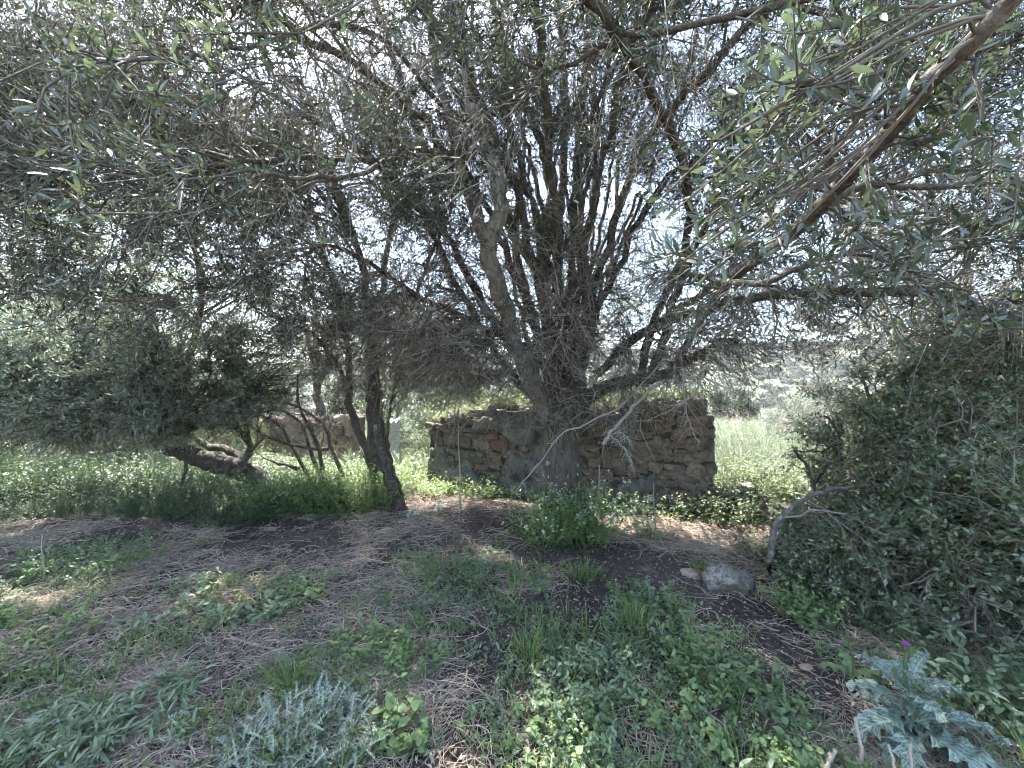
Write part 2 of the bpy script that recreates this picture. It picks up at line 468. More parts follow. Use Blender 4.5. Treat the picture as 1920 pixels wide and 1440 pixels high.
M['rock_grey'] = rock_mat('grey_rock', [(0.36, (0.1, 0.09, 0.075)), (0.5, (0.24, 0.22, 0.185)), (0.62, (0.46, 0.425, 0.365))], (0.2, 0.185, 0.13), 17, 1.0)
M['rock_pink'] = rock_mat('pinkish_rock', [(0.3, (0.26, 0.18, 0.145)), (0.5, (0.42, 0.31, 0.25)), (0.7, (0.53, 0.41, 0.34))], (0.3, 0.25, 0.2), 10, 0.6)
M['rock_orange'] = rock_mat('orange_rock', [(0.3, (0.3, 0.155, 0.085)), (0.5, (0.45, 0.26, 0.16)), (0.7, (0.55, 0.36, 0.24))], (0.35, 0.25, 0.17), 10, 0.6)

# ------------------------------------------------------------------ ground
def build_ground():
    front = np.linspace(-72, 72, 235); back = np.linspace(72, 288, 74)[1:-1]
    az = np.radians(np.concatenate([front, back])); na = len(az)
    rr = np.concatenate([[0.02, 0.15, 0.3], np.geomspace(0.6, 45, 185)]); nr = len(rr)
    A, RR = np.meshgrid(az, rr)
    x = RR * np.sin(A); y = RR * np.cos(A)
    z = gz(x, y)
    clod = (fbm(x * 9, y * 9, 3, 3) - 0.5) * 0.05 + np.maximum(fbm(x * 22, y * 22, 8, 2) - 0.55, 0) * 0.05
    z = z + clod * (1 - smooth(6, 10, RR))
    idx = np.arange(nr * na).reshape(nr, na)
    i0 = idx[:-1]; i1 = idx[1:]
    q = np.stack([i0, i1, np.roll(i1, -1, 1), np.roll(i0, -1, 1)], -1).reshape(-1, 4)[:, ::-1]
    o = mesh_obj('ground', np.stack([x, y, z], -1).reshape(-1, 3), q, M['soil'], None, True)
    tag(o, 'bare brown soil strewn with chaff under the trees', 'ground', kind='structure')

def build_hills():
    az = np.radians(np.linspace(-180, 180, 181)[:-1]); na = len(az)
    rr = np.geomspace(42, 1800, 60); nr = len(rr)
    A, RR = np.meshgrid(az, rr); x = RR * np.sin(A); y = RR * np.cos(A)
    z = gz(x, y) - 0.15 * (RR < 45) + (fbm(x * 0.06, y * 0.06, 2, 3) - 0.5) * 3 * smooth(50, 90, RR)
    idx = np.arange(nr * na).reshape(nr, na); i0 = idx[:-1]; i1 = idx[1:]
    q = np.stack([i0, i1, np.roll(i1, -1, 1), np.roll(i0, -1, 1)], -1).reshape(-1, 4)[:, ::-1]
    m, t, out = nt('hill_turf')
    ge = N_(t, 'ShaderNodeNewGeometry'); n = tex(t, 0.15, 6, 0.7, ge.outputs['Position'])
    c = ramp(t, n.outputs[0], [(0.3, (0.025, 0.034, 0.017)), (0.6, (0.045, 0.054, 0.028)), (0.75, (0.075, 0.072, 0.043))])
    p = N_(t, 'ShaderNodeBsdfPrincipled'); p.inputs['Roughness'].default_value = 1
    t.links.new(c, p.inputs['Base Color']); t.links.new(p.outputs[0], out.inputs[0])
    o = mesh_obj('hillside', np.stack([x, y, z], -1).reshape(-1, 3), q, m, None, True)
    tag(o, 'distant hillside across the valley', 'hillside', kind='structure')
    # scrub on the slope
    ps = []
    for j in range(6):
        k = 150; u = rnd_unit(k); u[:, 2] = np.abs(u[:, 2])
        lump = np.array([0.8 + 0.35 * mnoise.noise(Vector(q_) * 1.8 + Vector((j * 5.0, 0, 0))) for q_ in u])
        pos = u * (lump * R.uniform(0.75, 1.05, k))[:, None] * np.array([1, 1, 0.95])
        n = unit(u + rnd_unit(k) * 0.6); d = unit(np.cross(n, rnd_unit(k))); L = R.uniform(0.2, 0.42, k)
        v, f = leaves_lo(pos - d * L[:, None] * 0.5, d, n, L, L * 0.7, 0.15)
        ps.append(proto('scrub_kind', Geo().add(v, f), M['scrub']))
    nb = 5200
    a = np.radians(R.uniform(-62, 62, nb)); r = np.sqrt(R.uniform(46 ** 2, 270 ** 2, nb))
    bx = r * np.sin(a); by = r * np.cos(a); bz = gz(bx, by) - 0.1
    size = R.uniform(0.7, 1.9, nb) * (0.8 + r / 300)
    rot = np.zeros((nb, 3)); rot[:, 2] = R.uniform(0, 6.28, nb)
    scatter_stuff('hillside_scrub', np.stack([bx, by, bz], 1), rot, size, ps, 'dense green maquis scrub covering the far slope', 'scrub')

# ------------------------------------------------------------------ trees
class Tree:
    """limbs are drawn, everything finer grows onto them"""
    def __init__(s, name, base, label, group=None, cat='tree'):
        s.base = np.array(base, float)
        s.o = empty(name, s.base, label, cat, group)
        s.pos = []; s.dir = []; s.rad = []
        s.g2 = Geo(); s.g3 = Geo(); s.crown = Geo(); s.l3 = []
    def limb(s, pts, r0, r1, mat, n=None, sides=9, jit=0.012, name='limb', hide=False, power=1.0):
        pts = np.asarray(pts, float)
        ln = np.linalg.norm(np.diff(pts, axis=0), axis=1).sum()
        n = n or max(6, int(ln / 0.14))
        c = catmull(pts, n)
        j = R.normal(size=c.shape) * jit; j[0] = 0; c = c + j
        t = np.linspace(0, 1, n) ** power
        r = lerp(r0, r1, t) * (1 + R.normal(size=n) * 0.05)
        v, q = tubes(c[None], r[None], sides)
        # knobbly surface
        v = v + R.normal(size=v.shape) * (np.repeat(r, sides)[:, None] * 0.05)
        if name == 'trunk':
            ax_ = np.repeat(c, sides, 0); k_ = np.tile(np.arange(sides), n) * 6.283 / sides
            z_ = np.repeat(np.linspace(0, ln, n), sides)
            fl = np.array([mnoise.fractal(Vector((math.cos(a_) * 2.2, math.sin(a_) * 2.2, b_ * 0.9)), .8, 2.1, 4) for a_, b_ in zip(k_, z_)])
            v = v + unit(v - ax_) * (fl * np.repeat(r, sides) * 0.24)[:, None]
        Geo().add(v, q).build(name, mat, s.o, True, s.base)
        s.nodes(c, r)
        return c
    def nodes(s, c, r):
        d = unit(np.gradient(c, axis=0))
        s.pos.append(c); s.dir.append(d); s.rad.append(r)
    def attach(s, ends, r0, r1, K, geo, jit, back=0.6, sag=0.0, sides=4, k=8, keep=True):
        k = 14
        pos = np.concatenate(s.pos); dr = np.concatenate(s.dir); rad = np.concatenate(s.rad)
        kd = kdtree.KDTree(len(pos))
        for i, p in enumerate(pos): kd.insert(p, i)
        kd.balance()
        pick = np.empty(len(ends), int); used = np.zeros(len(pos))
        for e, p in enumerate(ends):
            best = 1e9
            for co, i, dist in kd.find_n(p, k):
                w = p - pos[i]
                cost = (dist + 0.03) * (1 + back * (1 - float(w @ dr[i]) / (dist + 1e-6))) * (1 + 0.45 * used[i])
                if cost < best: best = cost; pick[e] = i
            used[pick[e]] += 1
        p0 = pos[pick]; d0 = dr[pick]
        w = ends - p0; ln = np.linalg.norm(w, axis=1, keepdims=True)
        c1 = p0 + (d0 * 0.55 + unit(w) * 0.45) * ln * 0.42
        c2 = ends - unit(w + rnd_unit(len(ends)) * ln * 0.5) * ln * 0.3
        t = np.linspace(0, 1, K)[None, :, None]
        path = (1 - t) ** 3 * p0[:, None] + 3 * (1 - t) ** 2 * t * c1[:, None] + 3 * (1 - t) * t ** 2 * c2[:, None] + t ** 3 * ends[:, None]
        jj = R.normal(size=path.shape) * jit * ln[:, None]; jj[:, 0] = 0
        path = path + jj
        path[:, :, 2] -= sag * (np.linspace(0, 1, K) ** 2)[None] * ln
        rs = np.minimum(r0 * (0.5 + 0.5 * np.clip(ln[:, 0], 0.2, 1.5)), rad[pick] * 0.8)
        radii = lerp(rs[:, None], r1, np.linspace(0, 1, K)[None] ** 0.8)
        v, q = tubes(path, radii, sides); geo.add(v, q)
        if keep:
            for i in range(len(path)):
                s.nodes(path[i, 1:], radii[i, 1:])
        return path
    def twigs(s, paths, n, lmin, lmax, r, droop=0.15, keepfun=None, up=0.1, wild=0.9, sides=3, curv=0.25, cheap=False):
        """short last twigs on random places of the given paths"""
        N, K, _ = paths.shape
        i = R.integers(0, N, n); u = R.uniform(0.15, 1.0, n) * (K - 1); k = np.minimum(u.astype(int), K - 2); f = (u - k)[:, None]
        p0 = paths[i, k] * (1 - f) + paths[i, k + 1] * f
        d0 = unit(paths[i, k + 1] - paths[i, k])
        d = unit(d0 + rnd_unit(n) * wild + np.array([0, 0, up]))
        ln = R.uniform(lmin, lmax, n)
        if keepfun is not None:
            m = keepfun(p0 + d * ln[:, None] * 0.6)
            p0, d, ln = p0[m], d[m], ln[m]; n = len(p0)
        mid = p0 + d * ln[:, None] * 0.5 + rnd_unit(n) * ln[:, None] * curv * 0.35
        end = p0 + d * ln[:, None] + rnd_unit(n) * ln[:, None] * curv
        end[:, 2] -= droop * ln
        path = np.stack([p0, mid, end], 1)
        if cheap:
            v, q = tubes(path[:, [0, 2]], np.array([[r, r * 0.5]]), sides)
        else:
            v, q = tubes(path, np.array([[r, r * 0.8, r * 0.45]]), sides)
        s.g3.add(v, q)
        return path
    def leaf(s, tw, per, L, W, hi=False, upn=0.7, geo=None, spread=0.85, start=0.1, **kw):
        N = len(tw)
        if N == 0: return
        u = np.tile(np.linspace(start, 1.0, per), (N, 1)) + R.uniform(-0.04, 0.04, (N, per))
        u = np.clip(u, 0, 1).ravel(); i = np.repeat(np.arange(N), per)
        a = tw[i, 0]; b = tw[i, 1]; c = tw[i, 2]
        first = (u < 0.5)[:, None]
        p = np.where(first, a + (b - a) * (u * 2)[:, None], b + (c - b) * (u * 2 - 1)[:, None])
        d0 = unit(np.where(first, b - a, c - b))
        side = unit(np.cross(d0, rnd_unit(len(p))))
        d = unit(d0 * R.uniform(0.35, 0.9, len(p))[:, None] + side * spread)
        n = unit(rnd_unit(len(p)) * 0.75 + np.array([0, 0, upn]))
        LL = R.uniform(L * 0.7, L * 1.25, len(p)); WW = LL * W * R.uniform(0.8, 1.2, len(p))
        g = geo or s.crown
        if hi:
            v, t_, q, uv = leaves_hi(p, d, n, LL, WW, **kw); g.add(v, t_, q)
        else:
            v, f = leaves_lo(p, d, n, LL, WW); g.add(v, f)
    def finish(s, leafmat, branchmat='branch', twigmat='twig'):
        for g, nm, mt in ((s.g2, 'branches', branchmat), (s.g3, 'twigs', twigmat), (s.crown, 'crown', leafmat)):
            o = g.build(nm, M[mt], s.o, nm == 'branches', s.base)
            if o: o['kind'] = 'stuff'

def blob(n, c, r, shell=0.0):
    u = rnd_unit(n); rad = R.uniform(shell ** 3, 1, n) ** (1 / 3)
    return np.array(c) + u * rad[:, None] * np.array(r)

def blobs(specs):
    return np.concatenate([blob(n, c, r, sh) for n, c, r, sh in specs])

def clumps(p, lo, hi, seed=0, sc=1.5):
    """leaf twigs stand in clumps: keep them where a coarse noise is high"""
    a = vnoise(p[:, 0] * sc + p[:, 2] * sc * .6 + seed, p[:, 1] * sc - p[:, 2] * sc * .75, 500 + seed)
    b = vnoise(p[:, 0] * sc * 2.1 - p[:, 2] * sc * 1.4, p[:, 1] * sc * 2.1 + p[:, 2] * sc * 1.7, 600 + seed)
    return (0.62 * a + 0.38 * b) > R.uniform(lo, hi, len(p))

CAMP = np.array([0, 0, CAMZ])
def clear_cam(dmin):
    return lambda p: np.linalg.norm(p - CAMP, axis=1) > dmin

def main_tree():
    base = np.array([0.62, 4.35, float(gz(0.62, 4.35))])
    T = Tree('olive_tree', base, 'big many-stemmed wild olive in front of the ruined stone wall')
    # trunk: three stems grown together
    tr = Geo()
    strands = [([(1052, 985, 4.33), (1050, 930, 4.33), (1048, 880, 4.32), (1045, 830, 4.32), (1040, 785, 4.3), (1030, 745, 4.3)], 0.2, 0.115),
               ([(1086, 985, 4.27), (1080, 935, 4.27), (1071, 880, 4.27), (1066, 830, 4.28), (1068, 780, 4.28), (1075, 740, 4.28)], 0.125, 0.1),
               ([(1066, 985, 4.45), (1062, 920, 4.45), (1060, 850, 4.45), (1060, 790, 4.42), (1085, 750, 4.4)], 0.19, 0.12),
               ([(1108, 985, 4.16), (1096, 950, 4.18), (1084, 905, 4.22), (1076, 860, 4.26)], 0.075, 0.03),
               ([(1012, 985, 4.3), (1026, 940, 4.3), (1036, 890, 4.3)], 0.07, 0.03),
               ([(1040, 990, 4.12), (1044, 950, 4.16), (1048, 900, 4.2)], 0.08, 0.03)]
    for pts, r0, r1 in strands:
        c = catmull([P(*p) for p in pts], 30)
        r = lerp(r0, r1, np.linspace(0, 1, 30) ** 0.75)
        v, q = tubes(c[None], r[None], 18)
        dis = np.array([mnoise.fractal(Vector((a[0] * 9, a[1] * 9, a[2] * 2.2)), 0.8, 2.1, 4) for a in v])
        ctr = np.repeat(c, 18, 0)
        v = v + unit(v - ctr) * (dis * 0.022)[:, None]
        tr.add(v, q)
        T.nodes(c[12:], r[12:])
    tr.build('trunk', M['bark'], T.o, True, base)
    B = lambda *p: [P(*a) for a in p]
    pale2 = M['bark_lit']; pale = M['bark_pale']; dk = M['bark_dark']; bk = M['bark']
    T.limb(B((1032, 790, 4.3), (1003, 735, 4.25), (985, 690, 4.1), (955, 605, 3.9), (925, 510, 3.55), (914, 455, 3.4), (936, 395, 3.35), (932, 330, 3.35), (900, 240, 3.4), (872, 130, 3.4), (850, -60, 3.4)), 0.095, 0.052, pale2)
    T.limb(B((916, 458, 3.4), (893, 400, 3.4), (868, 330, 3.45), (850, 240, 3.5), (815, 120, 3.6), (790, -40, 3.4)), 0.07, 0.03, pale)
    T.limb(B((1040, 790, 4.35), (1032, 680, 4.35), (1020, 540, 4.4), (1026, 430, 4.4), (1034, 330, 4.4), (1000, 230, 4.35), (962, 150, 4.3), (930, 0, 4.2)), 0.08, 0.035, dk)
    T.limb(B((1063, 780, 4.35), (1090, 680, 4.4), (1104, 600, 4.45), (1094, 500, 4.5), (1076, 400, 4.5), (1086, 250, 4.5), (1100, 100, 4.5), (1112, -60, 4.5)), 0.085, 0.04, dk)
    T.limb(B((1058, 785, 4.5), (1056, 620, 4.6), (1048, 450, 4.7), (1056, 330, 4.8), (1062, 200, 4.8), (1050, 60, 4.8), (1040, -100, 4.8)), 0.07, 0.035, dk)
    T.limb(B((1046, 770, 4.6), (1000, 600, 4.9), (965, 450, 5.1), (980, 320, 5.2), (945, 200, 5.2), (935, 60, 5.2), (900, -80, 5.2)), 0.06, 0.03, dk)
    # the low limb to the right and the pale stems rising from it
    T.limb(B((1068, 800, 4.25), (1098, 750, 4.2), (1140, 722, 4.15), (1195, 714, 4.1), (1245, 700, 4.1), (1300, 668, 4.0), (1380, 640, 3.9)), 0.09, 0.04, dk)
    T.limb(B((1196, 712, 4.1), (1210, 660, 4.08), (1228, 600, 4.05), (1262, 520, 3.9), (1292, 420, 3.6), (1288, 325, 3.1), (1246, 222, 2.7), (1205, 135, 2.35), (1150, 60, 2.1), (1085, -40, 1.9)), 0.05, 0.022, bk)
    T.limb(B((1222, 706, 4.1), (1243, 640, 4.15), (1258, 575, 4.2), (1300, 470, 4.2), (1350, 360, 4.2), (1380, 220, 4.2), (1420, 80, 4.2)), 0.055, 0.025, bk)
    T.limb(B((1262, 690, 4.05), (1310, 610, 3.6), (1350, 545, 2.9), (1398, 498, 2.3), (1470, 452, 1.95), (1560, 362, 1.55), (1640, 283, 1.3), (1730, 178, 1.1), (1805, 95, 0.98), (1905, -15, 0.88)), 0.04, 0.021, pale, jit=0.006)
    T.limb(B((1560, 364, 1.55), (1558, 300, 1.5), (1575, 262, 1.42), (1640, 180, 1.3)), 0.02, 0.008, pale, jit=0.004)
    T.limb(B((1545, 385, 1.6), (1600, 350, 1.6), (1660, 343, 1.5), (1780, 355, 1.4), (1890, 300, 1.3)), 0.02, 0.009, pale, jit=0.004)
    T.limb(B((1268, 508, 3.88), (1300, 516, 3.2), (1350, 524, 2.5), (1425, 530, 2.0), (1500, 500, 1.9), (1560, 480, 1.8), (1640, 462, 1.7)), 0.022, 0.012, pale, jit=0.005)
    T.limb(B((1120, 700, 4.3), (1220, 620, 4.0), (1400, 560, 3.5), (1640, 545, 3.2), (1780, 560, 3.0), (1930, 605, 2.8)), 0.05, 0.03, dk)
    T.limb(B((1150, 660, 4.5), (1300, 560, 4.6), (1500, 420, 4.6), (1700, 330, 4.4), (1900, 260, 4.2)), 0.05, 0.02, dk)
    # left hand limbs
    T.limb(B((1010, 760, 4.3), (950, 690, 4.3), (870, 560, 4.1), (800, 420, 3.7), (700, 310, 3.2), (520, 300, 2.8), (330, 330, 2.5)), 0.045, 0.012, bk)
    T.limb(B((985, 690, 4.2), (900, 560, 4.5), (830, 420, 4.6), (795, 280, 4.6), (740, 120, 4.4), (690, -40, 4.2)), 0.055, 0.03, dk)
    T.limb(B((830, 420, 4.6), (700, 300, 4.6), (560, 210, 4.4), (400, 120, 4.0), (250, 100, 3.6)), 0.04, 0.016, dk)
    T.limb(B((830, 200, 3.6), (700, 60, 3.0), (560, 60, 2.5), (430, 105, 2.1), (300, 110, 1.8), (170, 110, 1.5)), 0.02, 0.006, pale)
    T.limb(B((890, 300, 3.9), (760, 280, 3.3), (690, 320, 2.7), (580, 335, 2.3), (420, 300, 2.0)), 0.025, 0.01, pale)
    T.limb(B((985, 650, 4.2), (800, 560, 4.0), (650, 470, 3.6), (560, 480, 3.4), (480, 520, 3.3)), 0.03, 0.01, bk)
    T.limb(B((1150, 60, 2.1), (1230, 70, 1.9), (1330, 30, 1.7), (1500, 10, 1.6), (1650, -30, 1.5)), 0.018, 0.01, bk)
    T.limb(B((1185, 120, 2.3), (1140, 80, 2.2), (1060, 130, 2.2), (960, 110, 2.3)), 0.02, 0.008, bk)
    # stems that fan out at the back and over the camera
    for k in range(22):
        a = R.uniform(-math.pi, math.pi); lean = R.uniform(0.08, 0.5)
        h = R.uniform(3.2, 5.6)
        p0 = P(R.uniform(1005, 1105), R.uniform(640, 785), R.uniform(4.3, 4.7))
        dirn = np.array([math.sin(a) * lean, abs(math.cos(a)) * lean * (0.8 if k % 3 else -0.5), 1.0])
        ps = [p0 + dirn * h * t + np.array([0, 0, 0.3]) * math.sin(t * 3) * t + R.normal(size=3) * 0.1 * t for t in np.linspace(0, 1, 6)]
        T.limb(ps, R.uniform(0.022, 0.042), 0.012, dk, jit=0.02, sides=7)
    # limbs arching over the camera
    for tx, ty, tz in ((-2.4, 0.5, 4.6), (-0.6, -0.4, 4.8), (1.6, -0.3, 4.7), (3.2, 0.6, 4.2), (-4.2, 1.6, 4.6), (4.6, 2.2, 3.8)):
        p0 = P(1055, 765, 4.35); e = np.array([tx, ty, tz])
        m1 = lerp(p0, e, 0.25) + np.array([0, 0, 1.7]); m2 = lerp(p0, e, 0.7) + np.array([0, 0, 1.0])
        T.limb([p0, m1, m2, e], 0.045, 0.012, bk, jit=0.02, sides=7)
    # branches, then twigs
    spec2 = [(150, (0.5, 4.6, 4.9), (3.6, 3.0, 2.0), 0.3), (100, (0, 2.9, 4.3), (4.6, 1.8, 1.1), 0), (20, (0, 0.3, 4.4), (3, 1.5, .6), 0), (70, (3.6, 3.4, 3.0), (2.2, 1.8, 1.1), 0), (80, (-2.8, 3.4, 3.6), (2.6, 1.6, 1.4), 0), (120, (0.5, 4.2, 2.5), (2.2, 1.1, 1.0), 0.2)]
    e2 = blobs(spec2); e2 = e2[clear_cam(1.5)(e2)]
    b2 = T.attach(e2, 0.017, 0.005, 8, T.g2, 0.03, 0.8, 0.03, sides=4)
    spec3 = [(650, (0.3, 4.3, 5.1), (2.4, 1.3, 1.2), 0), (1500, (0.5, 4.8, 4.8), (4.4, 3.4, 2.6), 0.2), (1200, (0, 2.9, 4.2), (5.0, 1.9, 1.4), 0), (30, (0, 0.2, 4.7), (3.5, 2.0, .5), 0), (650, (3.7, 3.3, 2.9), (2.4, 1.9, 1.3), 0), (800, (-2.7, 3.3, 3.4), (2.6, 1.7, 1.6), 0), (350, (-4.2, 3.6, 4.4), (1.6, 1.4, 1.2), 0), (330, P(800, 690, 5.5), (.8, .4, .55), 0), (1500, (0.5, 4.05, 2.2), (2.6, 1.0, 1.1), 0.1)]
    e3 = blobs(spec3); e3 = e3[clear_cam(1.3)(e3)]
    b3 = T.attach(e3, 0.007, 0.0026, 4, T.g2, 0.035, 0.5, 0.05, sides=3)
    allb = b3
    ax = np.array([0.6, 4.3])
    def inner(p):
        q = np.hypot((p[:, 0] - ax[0]) / 2.3, (p[:, 1] - ax[1]) / 1.6)
        return ((q < 1) & (p[:, 2] < 3.1)) | ((p[:, 0] < -.6) & (p[:, 0] > -2.2) & (p[:, 1] > 5) & (p[:, 2] < 2.5))
    cc = clear_cam(1.2)
    bare = T.twigs(allb, 39000, 0.12, 0.46, 0.0034, 0.1, lambda p: inner(p) & cc(p) & (p[:, 2] > 1.12), wild=1.1, curv=0.4)
    T.twigs(allb, 27000, 0.15, 0.5, 0.0028, 0.1, lambda p: ~inner(p) & cc(p) & (p[:, 2] > 1.5) & (p[:, 1] < 6), wild=1.0, curv=0.5)
    def leafy(p):
        return (~inner(p)) & cc(p) & (p[:, 2] > 1.75) & clumps(p, .41, .57, 1, 1.7) & ((p[:, 1] < 5.0) | (R.uniform(0, 1, len(p)) < .25))
    lt = T.twigs(allb, 72000, 0.14, 0.3, 0.0024, 0.12, leafy, up=0.15, cheap=True)
    T.leaf(lt, 7, 0.055, 0.24)
    # few leaves on inner twigs
    T.leaf(bare[::6], 5, 0.042, 0.25)
    # near shoots with fully shaped leaves
    near = Geo()
    regs = [(34, (1340, 1920), (0, 330), (0.85, 1.5)), (30, (1400, 1920), (300, 640), (1.0, 1.9)), (16, (1230, 1460), (330, 520), (1.1, 1.7)),
            (26, (40, 480), (0, 420), (1.1, 2.0)), (14, (480, 760), (0, 480), (1.4, 2.2)), (16, (760, 1340), (0, 230), (1.6, 2.4)), (16, (1250, 1560), (480, 700), (1.7, 2.6)), (10, (20, 300), (380, 640), (1.6, 2.4))]
    ends = []
    for n, (xa, xb), (ya, yb), (da, db) in regs:
        for _ in range(n): ends.append(P(R.uniform(xa, xb), R.uniform(ya, yb), R.uniform(da, db)))
    ends = np.array(ends)
    ns = T.attach(ends, 0.007, 0.003, 6, T.g2, 0.02, 0.4, 0.0, sides=5)
    # each shoot: the last stretch plus two side shoots
    sh = [ns[:, [2, 4, 5]]]
    for _ in range(3):
        p0 = ns[np.arange(len(ns)), R.integers(3, 6, len(ns))]
        d = unit(unit(ns[:, 5] - ns[:, 3]) + rnd_unit(len(ns)) * 0.8 + np.array([0, 0, 0.35])); ln = R.uniform(0.08, 0.2, len(ns))[:, None]
        sh.append(np.stack([p0, p0 + d * ln * 0.5, p0 + d * ln + np.array([0, 0, 0.01])], 1))
    # one tall upright pale shoot
    up = np.stack([P(1372, 420, 1.15), P(1364, 320, 1.13), P(1352, 175, 1.1)])[None]
    sh.append(up); sh.append(np.stack([P(1300, 470, 1.3), P(1310, 420, 1.3), P(1330, 360, 1.3)])[None])
    shoots = np.concatenate(sh)
    v, q = tubes(shoots, np.array([[0.0026, 0.002, 0.0012]]), 4); T.g2.add(v, q)
    T.leaf(shoots, 8, 0.052, 0.24, hi=True, geo=near, curl=R.uniform(-0.1, 0.3, len(shoots) * 8))
    T.leaf(up, 12, 0.062, 0.26, hi=True, geo=near)
    near.build('near_leaves', M['olive_near'], T.o, True, base)
    # clusters of flower buds
    sel = shoots[R.choice(len(shoots), 130, replace=False)]
    nb = 16
    p = np.repeat(sel[:, 1] , nb, 0) + R.normal(size=(len(sel) * nb, 3)) * np.array([0.013, 0.013, 0.018])
    s = R.uniform(0.0018, 0.0032, len(p))[:, None]
    o8 = np.array([[1, 0, 0], [0, 1, 0], [-1, 0, 0], [0, -1, 0], [0, 0, 1], [0, 0, -1]], float)
    v = (p[:, None] + o8[None] * s[:, None]).reshape(-1, 3)
    f8 = np.array([[0, 1, 4], [1, 2, 4], [2, 3, 4], [3, 0, 4], [1, 0, 5], [2, 1, 5], [3, 2, 5], [0, 3, 5]])
    bb = Geo().add(v, ((np.arange(len(p)) * 6)[:, None, None] + f8).reshape(-1, 3)).build('flower_buds', M['bud'], T.o, True, base)
    bb['kind'] = 'stuff'
    # dead wood hanging in front of the trunk
    def dead(pts, r0, r1, name='dead_branch'):
        g = Geo(); c = catmull(B(*pts), 22); c = c + R.normal(size=c.shape) * 0.006
        v, q = tubes(c[None], lerp(r0, r1, np.linspace(0, 1, 22))[None], 6); g.add(v, q)
        n = 12; i = R.integers(5, 21, n)
        d = unit(rnd_unit(n) + unit(c[i] - c[i - 1]) * 0.8 + np.array([0, 0, -0.3])); ln = R.uniform(0.06, 0.22, n)[:, None]
        pp = np.stack([c[i], c[i] + d * ln * 0.5 + rnd_unit(n) * 0.012, c[i] + d * ln + rnd_unit(n) * 0.03], 1)
        v, q = tubes(pp, np.array([[0.004, 0.003, 0.0015]]), 4); g.add(v, q)
        g.build(name, M['stick_grey'], T.o, True, base)
    dead([(1240, 680, 3.6), (1170, 755, 3.6), (1105, 792, 3.6), (1052, 815, 3.6), (1010, 868, 3.6), (972, 915, 3.62)], 0.011, 0.005)
    dead([(1235, 715, 3.5), (1180, 770, 3.5), (1148, 808, 3.5), (1132, 832, 3.5)], 0.012, 0.017)
    dead([(1142, 815, 3.5), (1160, 828, 3.45), (1176, 850, 3.4), (1182, 862, 3.4)], 0.007, 0.003)
    dead([(1142, 815, 3.5), (1165, 812, 3.45), (1182, 830, 3.4)], 0.006, 0.003)
    dead([(1280, 690, 3.4), (1288, 780, 3.4), (1310, 830, 3.4)], 0.008, 0.003)
    dead([(1330, 660, 3.3), (1300, 740, 3.3), (1215, 790, 3.3)], 0.008, 0.003)
    dead([(1440, 540, 2.2), (1495, 560, 2.2), (1494, 610, 2.15)], 0.008, 0.006)
    dead([(1500, 640, 3.2), (1530, 700, 3.2), (1560, 780, 3.2)], 0.009, 0.004)
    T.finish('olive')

M['stick_grey'] = twig_mat('dead_wood', (0.2, 0.182, 0.158), (0.3, 0.278, 0.245))

